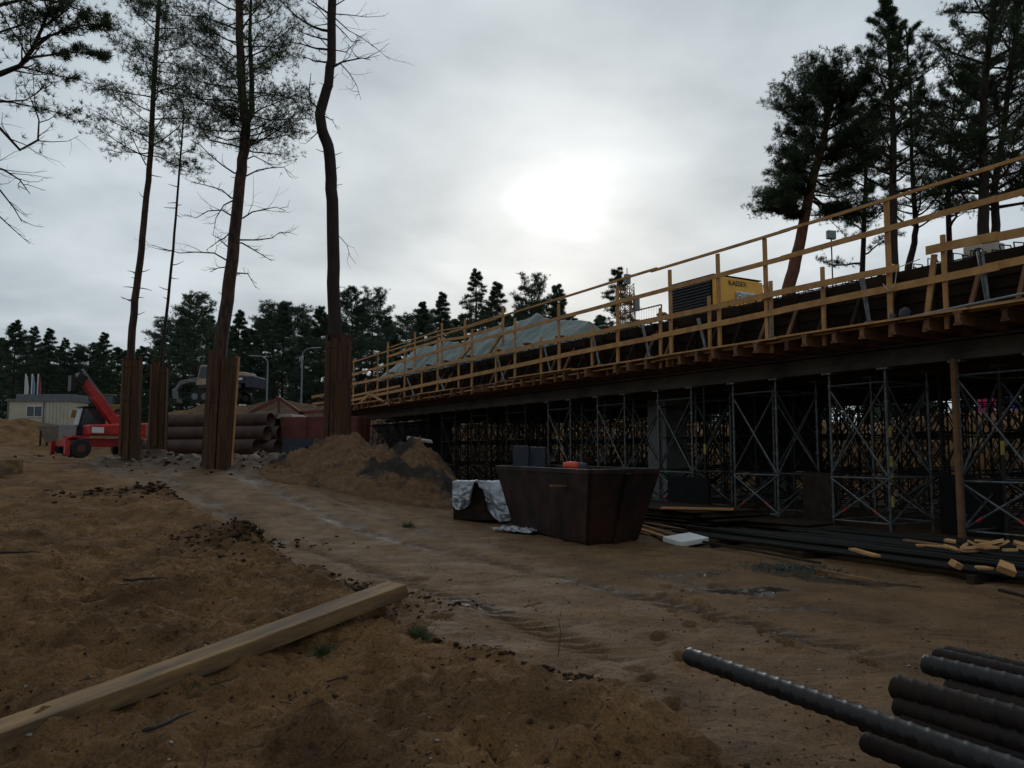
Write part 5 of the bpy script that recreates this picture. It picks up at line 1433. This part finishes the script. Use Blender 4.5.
MB().hexa([(-1.35, -1.275, 1.85), (-.5, -1.275, 1.85), (-.5, -1.25, 1.85), (-1.35, -1.25, 1.85)], [(-1.2, -1.235, 2.7), (-.5, -1.235, 2.7), (-.5, -1.2, 2.7), (-1.2, -1.2, 2.7)]).build('side_window', M['glass'], cbn)
MB().hexa([(-1.58, -1.15, 1.6), (-1.53, -1.15, 1.6), (-1.53, -.4, 1.6), (-1.58, -.4, 1.6)], [(-1.34, -1.12, 2.7), (-1.29, -1.12, 2.7), (-1.29, -.42, 2.7), (-1.34, -.42, 2.7)]).build('windscreen', M['glass'], cbn)
MB().box(-.3, 2.3, -1.2, 1.2, 1.4, 1.95).build('engine_housing', M['navy'], ex, bevel=.06)
MB().box(.5, 2.25, -1.15, 1.15, 1.96, 2.3).build('hood', M['beige'], ex, bevel=.08)
MB().box(2.32, 3.0, -1.25, 1.25, 1.05, 2.0).build('counterweight', M['navy'], ex, bevel=.1)
MB().box(1.3, 2.1, -1.225, -1.205, 1.68, 1.85).build('white_panel', M['white'], ex)
MB().tube([(.75, -.6, 2.3), (.75, -.6, 2.65)], .06, 8).build('exhaust', M['beige'], ex)
MB().prism([(-.6, 1.5), (-1.4, 2.15), (-3.4, 1.75), (-4.0, .9), (-3.8, .8), (-3.3, 1.45), (-1.4, 1.85), (-.6, 1.2)], -.1, .2).build('boom', M['greyarm'], ex, bevel=.02)
MB().bar((-1.5, -.15, 1.6), (-3.0, -.15, 1.8), .09, .09).build('boom_cylinder', M['galv_light'], ex)
MB().prism([(-3.7, 1.2), (-4.05, 1.1), (-3.9, .2), (-3.6, .2)], -.08, .18).build('stick', M['greyarm'], ex)
MB().prism([(-4.3, .3), (-3.5, .35), (-3.4, 0), (-3.7, -.25), (-4.2, -.2)], -.4, .5).build('bucket', M['black_steel'], ex)
# ------------------------------------------------------------ red telehandler
def wheel(parent, x_, y_, r, w):
    t = MB().tube([(x_, y_ - w / 2, r), (x_, y_ - w / 2 + .04, r), (x_, y_ + w / 2 - .04, r), (x_, y_ + w / 2, r)], [r * .9, r, r, r * .9], 20).build('wheel', M['rubber'], parent, smooth=False)
    MB().tube([(x_, y_ - w / 2 - .015, r), (x_, y_ + w / 2 + .015, r)], r * .42, 14).build('rim', M['rust_red'], t)
Yt_ = 40.0; q = at(98, 458, Yt_)
th = empty('telehandler', (q.x + .2, Yt_, q.z), math.radians(46), 'red telehandler with its boom raised to the left beside the leftmost plank guard', 'telehandler')
for x_ in (-1.35, 1.25):
    for y_ in (-.95, .95): wheel(th, x_, y_, .47, .4)
MB().box(-1.9, 1.9, -.62, .62, .55, .95).build('chassis', M['red_paint'], th, bevel=.04)
MB().box(-1.75, -.95, -1.05, 1.05, .98, 1.08).build('mudguard', M['red_paint'], th)
MB().box(.85, 1.75, -1.05, 1.05, .98, 1.08).build('mudguard', M['red_paint'], th)
MB().hexa([(-1.0, -1.1, 1.1), (1.7, -1.1, 1.1), (1.7, -.1, 1.1), (-1.0, -.1, 1.1)], [(-1.0, -1.1, 1.62), (1.7, -1.1, 1.75), (1.7, -.1, 1.75), (-1.0, -.1, 1.62)]).build('engine_cover', M['red_paint'], th, bevel=.08)
MB().box(-.9, -.35, -1.118, -1.102, 1.22, 1.5).build('white_panel', M['white'], th)
cb_ = MB().hexa([(-1.2, .1, 1.1), (.1, .1, 1.1), (.1, 1.05, 1.1), (-1.2, 1.05, 1.1)], [(-.9, .15, 2.5), (.05, .15, 2.5), (.05, 1.0, 2.5), (-.9, 1.0, 2.5)]).build('cab', M['glass'], th, bevel=.05)
MB().box(-.95, .1, .1, 1.05, 2.5, 2.56).build('roof', M['black_steel'], cb_)
for (a_, b_) in (((-1.2, .1, 1.1), (-.9, .13, 2.5)), ((.1, .08, 1.1), (.05, .13, 2.5))): MB().bar(a_, b_, .07, .07).build('pillar', M['black_steel'], cb_)
for x_ in (-1.95, 1.85):
    for y_ in (-1.05, 1.05): MB().box(x_ - .1, x_ + .1, y_ - .12, y_ + .12, .1, .85).build('outrigger', M['red_paint'], th)
MB().box(.4, 1.5, -.35, .35, 1.4, 2.15).build('boom_mount', M['red_paint'], th, bevel=.05)
iv = (Matrix.Translation(th.location) @ Matrix.Rotation(math.radians(46), 4, 'Z')).inverted()
bp0 = iv @ at(119, 428, 40.2); bp1 = iv @ at(79, 375, 38.6)
MB().bar(bp0, bp0.lerp(bp1, .62), .36, .46).build('boom', M['red_paint'], th, bevel=.03)
MB().bar(bp0.lerp(bp1, .58), bp0.lerp(bp1, .9), .32, .38).build('inner_boom', M['red_paint'], th, bevel=.02)
MB().bar(bp0.lerp(bp1, .3) + Vector((0, 0, .38)), bp0.lerp(bp1, .98) + Vector((.1, 0, .33)), .1, .12).build('hose_guard', M['greyarm'], th)
MB().bar(bp0.lerp(bp1, .88), bp1 + Vector((-.15, 0, -.1)), .5, .5).build('boom_head', M['black_steel'], th, bevel=.03)
hd = bp1 + Vector((-.25, 0, -.2)); MB().box(hd.x - .15, hd.x + .05, hd.y - .22, hd.y + .22, hd.z - .6, hd.z + .15).build('carriage', M['black_steel'], th)
# concrete bucket and block in front of it
q = at(52, 444, 40)
root = empty('concrete_hopper', (q.x, 40, q.z + .0), .2, 'grey tapered concrete hopper left of the red telehandler', 'hopper')
MB().hexa([(-.25, -.25, .1), (.35, -.25, .1), (.35, .35, .1), (-.25, .35, .1)], [(-.5, -.5, .85), (.55, -.5, .85), (.55, .6, .85), (-.5, .6, .85)]).build('bowl', M['stone'], root)
MB().box(-.53, .58, -.53, .63, .85, .95).build('rim', M['stone'], root)
for (a_, b_) in ((-.4, -.4), (.5, -.4), (.5, .5), (-.4, .5)): MB().box(a_ - .04, a_ + .04, b_ - .04, b_ + .04, -.1, .85).build('leg', M['galv_dark'], root)
q = at(71, 442, 39.4)
o = MB().box(-.4, .35, -.3, .3, 0, .85).build('concrete_block', M['concrete'], bevel=.04); o.location = (q.x, 39.2, q.z); o.rotation_euler = (0, 0, .3); tag(o, 'grey concrete block between the hopper and the telehandler cab', 'block')
# yellow machines behind
def loader(loc, rz, lab, sc=1.0):
    r = empty('wheel_loader', loc, rz, lab, 'wheel loader'); r.scale = (sc, sc, sc)
    for x_ in (-1.1, 1.3):
        for y_ in (-.85, .85): wheel(r, x_, y_, .6, .45)
    MB().box(.1, 2.3, -.8, .8, .8, 1.7).build('engine_housing', M['yellow_dull'], r, bevel=.08)
    MB().box(-1.9, .0, -.5, .5, .7, 1.2).build('front_frame', M['yellow_dull'], r, bevel=.04)
    c = MB().box(-.7, .5, -.65, .65, 1.2, 2.8).build('cab', M['glass'], r, bevel=.05)
    MB().box(-.8, .6, -.72, .72, 2.8, 2.92).build('roof', M['yellow_dull'], c)
    MB().prism([(-1.2, 1.5), (-2.9, .7), (-2.9, .5), (-1.2, 1.2)], -.4, .4).build('lift_arm', M['yellow_dull'], r)
    MB().prism([(-2.8, .9), (-3.6, 1.0), (-3.8, .1), (-2.9, .0)], -1.2, 1.2).build('bucket', M['yellow_dull'], r)
q = at(112, 416, 52); loader((q.x - .2, 52, q.z - .2), 0.2, 'dull yellow wheel loader half hidden behind the leftmost plank guard and the telehandler boom', .55)
q = at(62, 432, 46); loader((q.x + .3, 46.5, g(q.x, 46.5) - .1), -1.2, 'small dull yellow machine standing between the site office and the telehandler', .5)
# ------------------------------------------------------------ site office and flags
q = at(6, 432, 62); q2 = at(70, 432, 62); W = q2.x - q.x
of_ = empty('site_office', (q.x, 62, q.z), 0, 'cream site office cabin with a flat grey roof at the far left', 'cabin')
MB().box(.0, W, 0, 2.6, 0, .2).build('base', M['black_steel'], of_)
MB().box(.04, W - .04, .04, 2.56, .2, 2.38).build('wall', M['offwhite'], of_)
MB().box(0, .1, -.02, .1, .2, 2.4).build('corner_post', M['roofgrey'], of_)
MB().box(W * .56, W * .56 + .08, -.02, .04, .2, 2.4).build('corner_post', M['roofgrey'], of_)
MB().box(-.06, W + .06, -.08, 2.7, 2.38, 2.56).build('roof_edge', M['roofgrey'], of_)
MB().box(.5, W + .0, .2, 2.5, 2.565, 2.95).build('roof', M['roofgrey'], of_, bevel=.02)
wf = MB().box(1.5, 2.75, -.03, .04, 1.15, 2.05).build('window', M['white'], of_)
MB().box(1.56, 2.09, -.045, -.032, 1.22, 1.98).build('pane', M['glass'], wf); MB().box(2.16, 2.69, -.045, -.032, 1.22, 1.98).build('pane', M['glass'], wf)
for i in range(20):
    x_ = W * .6 + i * W * .38 / 20; MB().box(x_, x_ + .015, .028, .04, .22, 2.36).build('cladding_groove', M['roofgrey'], of_) if i % 3 == 0 else None
for k, (px, mt_, lab) in enumerate(((26, 'white', 'white furled flag on the left flagpole behind the site office'), (32.5, 'flagblue', 'pale blue furled flag on the middle flagpole behind the site office'), (38.5, 'flagred', 'dark red furled flag on the right flagpole behind the site office'))):
    q = at(px, 374, 68); z0 = g(q.x, 68) - .2
    r = empty('flagpole', (q.x, 68, z0), 0, lab, 'flag'); H = q.z - z0
    MB().tube([(0, 0, 0), (0, 0, H)], .06, 8).build('pole', M['white'], r)
    vs = []; fs = []
    for j in range(13):
        z = H - .1 - 2.1 * j / 12
        for i in range(6): vs.append((.05 + i * .03 * (1 + .5 * j / 12), .06 * math.sin(i * 2.4 + j * .4), z - .05 * i))
    for j in range(12):
        for i in range(5): fs.append((j * 6 + i, j * 6 + i + 1, (j + 1) * 6 + i + 1, (j + 1) * 6 + i))
    fl = MB().add(vs, fs).build('flag', M[mt_], r, smooth=True); fl.modifiers.new('thickness', 'SOLIDIFY').thickness = .02
# street lamps
def lamp(px, ytop, Y, dirx, lab):
    q = at(px, ytop, Y); z0 = g(q.x, Y) - .3; H = q.z - z0
    r = empty('street_lamp', (q.x, Y, z0), 0, lab, 'street lamp', 'street lamps behind the earth bank')
    pts = [(0, 0, 0), (0, 0, H * .8), (0, 0, H - .7)] + [(dirx * .9 * (1 - math.cos(a)), 0, H - .7 + .7 * math.sin(a)) for a in (.3, .6, .9, 1.2, 1.5)]
    MB().tube(pts, [.09, .075, .06] + [.05] * 5, 8).build('pole', M['galv_light'], r)
    MB().hexa([(dirx * .8, -.12, H - .05), (dirx * 1.7, -.12, H), (dirx * 1.7, .12, H), (dirx * .8, .12, H - .05)], [(dirx * .8, -.08, H + .05), (dirx * 1.7, -.08, H + .08), (dirx * 1.7, .08, H + .08), (dirx * .8, .08, H + .05)]).build('lamp_head', M['galv_light'], r)
lamp(268, 356, 72, -1, 'left grey street lamp with its arm curving left, right of the excavator')
lamp(302.5, 348, 72, 1, 'right grey street lamp with its arm pointing right, left of the tallest plank guard')

# ------------------------------------------------------------ things on the bank behind, right
for k, (px, mt_, lab) in enumerate(((984, 'magenta', 'small magenta banner, left of three coloured ones seen through the scaffold at right'), (998, 'magenta', 'magenta banner with a white patch, middle of three seen through the scaffold'), (1013, 'blue', 'blue banner seen through the scaffold at the right edge'))):
    q = at(px, 432, 33.5 - k * .2); z0 = g(q.x, q.y)
    r = empty('banner', (q.x, q.y, z0), 0, lab, 'banner', 'coloured banners behind the bridge')
    H = max(.9, q.z - z0 + .2)
    for x_ in (-.22, .22): MB().tube([(x_, 0, -.2), (x_, 0, H)], .02, 6).build('pole', M['galv_dark'], r)
    MB().box(-.22, .22, -.012, .012, H - .85, H).build('cloth', M[mt_], r)
    if k == 1: MB().box(-.1, .12, -.02, -.013, H - .7, H - .45).build('white_patch', M['white'], r)
    if k == 2: MB().box(-.18, .0, -.02, -.013, H - .8, H - .5).build('white_patch', M['white'], r)

# ------------------------------------------------------------ small litter on the sand
def scatter(name, cnt, fn, smin, smax, mt, lab, seed, flat=.6, cat='clods'):
    rq = np.random.default_rng(seed); m = MB()
    for i in range(cnt):
        X, Yq = fn(rq); s_ = rq.uniform(smin, smax) * (1 if rq.random() > .1 else 1.6); z = g(X, Yq)
        clump(m, (X, Yq, z + s_ * .12), s_, rq, flat)
    o = m.build(name, mt); tag(o, lab, cat, kind='stuff'); return o
scatter('soil_clods', 1500, lambda r: (lambda y_: (-2.2 - .35 * (y_ - 8.6) + r.normal(0, .65), y_))(8.6 + r.normal(0, .5)), .008, .030, M['clod'], 'dark crumbly clods dug up behind the long beam', 71)
scatter('soil_clods', 700, lambda r: (-5.6 + r.normal(0, .9), 13.6 + r.normal(0, .45)), .012, .045, M['clod'], 'dark clods at the edge of the track further left', 72)
scatter('soil_clods', 900, lambda r: (lambda y_: (float(np.interp(y_, XE_Y, XE_X)) + r.normal(-.05, .12), y_))(4.2 + 12 * r.random() ** 1.6), .005, .020, M['clod'], 'small clods along the broken edge of the sand mound', 73)
scatter('soil_clods', 2200, lambda r: (lambda y_: (r.uniform(-.65, .65) * y_, y_))(3.2 + 9 * r.random() ** 1.5), .003, .010, M['clod'], 'fine bark and soil crumbs strewn over the sand', 74)
scatter('pebbles', 220, lambda r: (lambda y_: (r.uniform(-.6, .65) * y_, y_))(3.3 + 11 * r.random() ** 1.5), .004, .011, M['stone'], 'small pale pebbles strewn over the sand', 75, cat='pebbles')
# fine needle and twig litter
rq = np.random.default_rng(76); m = MB()
for i in range(900):
    y_ = 3.2 + 9 * rq.random() ** 1.4; x_ = rq.uniform(-.66, .66) * y_
    if x_ > float(np.interp(y_, XE_Y, XE_X)) + .3 and rq.random() < .6: continue
    a = rq.uniform(0, 6.28); l = rq.uniform(.02, .09); z = g(x_, y_); z2 = g(x_ + l * math.cos(a), y_ + l * math.sin(a))
    m.tube([(x_, y_, z + .004), (x_ + l * math.cos(a), y_ + l * math.sin(a), z2 + .004 + rq.uniform(0, .012))], rq.uniform(.0012, .0028), 3)
o = m.build('twig_litter', M['twig']); tag(o, 'fine twigs and needles littering the sand mound', 'twig litter', kind='stuff')
# larger single sticks and weeds
def stick(px, py, zg, L, rz, lab, seed, r=.009, up=0.0):
    rnd = random.Random(seed); p = atz(px, py, zg); m = MB()
    z = g(p.x, p.y); pts = []
    for i in range(6):
        t = i / 5 - .5; pts.append((L * t, rnd.uniform(-.04, .04) * L, .01 + up * (t + .5) * L + rnd.uniform(0, .01)))
    m.tube(pts, [r, r, r * .9, r * .8, r * .6, r * .35], 6)
    m.tube([pts[2], (pts[2][0] + L * .15, pts[2][1] + L * .14, .02)], [r * .6, r * .25], 5)
    o = m.build('stick', M['twig'], None, smooth=True); o.location = (p.x, p.y, z); o.rotation_euler = (0, 0, rz); tag(o, lab, 'stick')
stick(160, 603, .5, .42, -.3, 'forked dark stick lying beyond the middle of the long beam', 1, .013)
stick(145, 612, .5, .28, .4, 'short dark stick just left of the forked stick', 2, .010)
stick(592, 708, .25, .13, -.7, 'short brown stick on the near sand in the middle foreground', 3, .007)
stick(495, 668, .4, .16, .9, 'curved twig on the mound rim in the middle foreground', 4, .004)
stick(230, 698, .35, .24, 1.0, 'thin twig lying below the long beam', 5, .004)
stick(170, 745, .3, .3, 1.2, 'dark branch in the shadow near the bottom left corner', 6, .010)
stick(340, 670, .45, .16, .8, 'small twig on the sand right of the long beam', 7, .005)
stick(690, 745, .1, .12, 1.4, 'upright twig poking out of the sand left of the ducts', 8, .003, 1.5)
stick(560, 645, .1, .3, 1.4, 'thin upright twig at the mound edge in the middle', 9, .003, 1.2)
stick(150, 590, .55, .2, .1, 'small dark root piece beyond the beam at left', 10, .009)
stick(20, 560, .6, .35, .2, 'dark branch piece half buried at the left edge', 11, .012)
def weed(px, py, zg, s, lab, seed, n=40):
    p = atz(px, py, zg); r = np.random.default_rng(seed)
    q = r.normal(0, 1, (n, 3)) * np.array([.35, .35, .05]) * s; q[:, 2] = np.abs(q[:, 2])
    v, f = tufts(q, np.tile([0, 0, 1.0], (n, 1)), s * .9, 4, .10, r)
    o = link('weed', np_mesh('weed', v, f, M['weed'])); o.location = (p.x, p.y, g(p.x, p.y)); tag(o, lab, 'weed')
weed(417, 640, .45, .09, 'small green weed on the mound right of the beam end', 1)
weed(325, 645, .5, .07, 'small dull weed just below the long beam', 2)
weed(192, 700, .35, .05, 'tiny weed under the middle of the long beam', 3, 20)
weed(652, 505, .0, .3, 'scrubby dark weed beside the crate and skip', 4)
weed(408, 520, .2, .16, 'small weed at the foot of the sand heap', 5)

# ------------------------------------------------------------ sky
SUN_AZ = math.atan2((562 - 512), 800)     # to the right of +Y
dsun = ray(562, 200).normalized()
elev = math.asin(dsun.z); az = math.atan2(dsun.x, dsun.y)
w = bpy.data.worlds.new('World'); scene.world = w; w.use_nodes = True
nt = w.node_tree; N, L = nt.nodes, nt.links
for n in list(N): N.remove(n)
out = N.new('ShaderNodeOutputWorld'); bg = N.new('ShaderNodeBackground'); L.new(bg.outputs[0], out.inputs[0])
sky = N.new('ShaderNodeTexSky'); sky.sky_type = 'NISHITA'; sky.sun_disc = False; sky.sun_elevation = elev; sky.sun_rotation = az
sky.air_density = 1.5; sky.dust_density = 3
tc = N.new('ShaderNodeTexCoord')
def VM(op, a, b_=None):
    x = N.new('ShaderNodeVectorMath'); x.operation = op
    for k, q in ((0, a), (1, b_)):
        if q is None: continue
        if isinstance(q, (tuple, Vector)): x.inputs[k].default_value = tuple(q)
        else: L.new(q, x.inputs[k])
    return x
def MM(op, a, b_=0.0, c_=None, clamp=False):
    x = N.new('ShaderNodeMath'); x.operation = op; x.use_clamp = clamp
    for k, q in ((0, a), (1, b_), (2, c_)):
        if q is None: continue
        if isinstance(q, (int, float)): x.inputs[k].default_value = q
        else: L.new(q, x.inputs[k])
    return x.outputs[0]
dirn = VM('NORMALIZE', tc.outputs['Generated']).outputs[0]
sep = N.new('ShaderNodeSeparateXYZ'); L.new(dirn, sep.inputs[0])
zz = MM('ADD', MM('MAXIMUM', sep.outputs[2], 0.0), .22)
cx_ = MM('DIVIDE', sep.outputs[0], zz); cy_ = MM('DIVIDE', sep.outputs[1], zz)
cmb = N.new('ShaderNodeCombineXYZ'); L.new(cx_, cmb.inputs[0]); L.new(cy_, cmb.inputs[1])
n1 = N.new('ShaderNodeTexNoise'); n1.inputs['Scale'].default_value = 1.7; n1.inputs['Detail'].default_value = 9; n1.inputs['Roughness'].default_value = .48; n1.inputs['Distortion'].default_value = .15
L.new(cmb.outputs[0], n1.inputs[0])
r = N.new('ShaderNodeValToRGB'); r.color_ramp.elements[0].position = .38; r.color_ramp.elements[0].color = (.40, .475, .535, 1)
r.color_ramp.elements[1].position = .64; r.color_ramp.elements[1].color = (.66, .735, .79, 1); L.new(n1.outputs[0], r.inputs[0])
dot = MM('MAXIMUM', VM('DOT_PRODUCT', dirn, dsun).outputs['Value'], 0.0)
# thin cloud in front of the sun: a wide glow and a bright core
n2 = N.new('ShaderNodeTexNoise'); n2.inputs['Scale'].default_value = 2.6; n2.inputs['Detail'].default_value = 6; L.new(cmb.outputs[0], n2.inputs[0])
wob = MM('MULTIPLY', MM('SUBTRACT', n2.outputs[0], .5), .011)
dotw = MM('ADD', dot, wob)
core = MM('MULTIPLY', MM('POWER', MM('MINIMUM', dotw, 1.0), 1500.0), .75)
mid = MM('MULTIPLY', MM('POWER', dot, 75.0), .20)
wide = MM('MULTIPLY', MM('POWER', dot, 9.0), .04)
glow = MM('ADD', MM('ADD', core, mid), wide)
# away from the sun the overcast is thicker and darker
back = N.new('ShaderNodeMapRange'); L.new(VM('DOT_PRODUCT', dirn, dsun).outputs['Value'], back.inputs[0]); back.inputs[1].default_value = -1; back.inputs[2].default_value = .95; back.inputs[3].default_value = .52; back.inputs[4].default_value = 1.0
sc = N.new('ShaderNodeMix'); sc.data_type = 'RGBA'; sc.blend_type = 'MULTIPLY'; sc.inputs[0].default_value = 1; L.new(r.outputs[0], sc.inputs[6]); L.new(back.outputs[0], sc.inputs[7])
gm = N.new('ShaderNodeMix'); gm.data_type = 'RGBA'; gm.blend_type = 'ADD'; gm.inputs[0].default_value = 1; L.new(sc.outputs[2], gm.inputs[6])
gc = VM('SCALE', (1.0, .99, .95)); gc.inputs[0].default_value = (1.0, 1.02, 1.04); L.new(glow, gc.inputs['Scale']); L.new(gc.outputs[0], gm.inputs[7])
sk_ = VM('SCALE', sky.outputs[0]); sk_.inputs['Scale'].default_value = .05
fin = N.new('ShaderNodeMix'); fin.data_type = 'RGBA'; fin.inputs[0].default_value = .93; L.new(sk_.outputs[0], fin.inputs[6]); L.new(gm.outputs[2], fin.inputs[7])
L.new(fin.outputs[2], bg.inputs[0]); bg.inputs[1].default_value = 1.0

sd = bpy.data.lights.new('sun', 'SUN'); sd.energy = .7; sd.angle = math.radians(14); sd.color = (1, .96, .9)
so = bpy.data.objects.new('sun', sd); COL.objects.link(so)
so.rotation_euler = (-dsun).to_track_quat('-Z', 'Y').to_euler(); so.location = (0, 0, 60)

scene.view_settings.view_transform = 'Standard'; scene.view_settings.look = 'None'
scene.view_settings.exposure = 0.0; scene.view_settings.gamma = 1.0
scene.render.resolution_x = 1024; scene.render.resolution_y = 768
scene.render.engine = 'CYCLES'
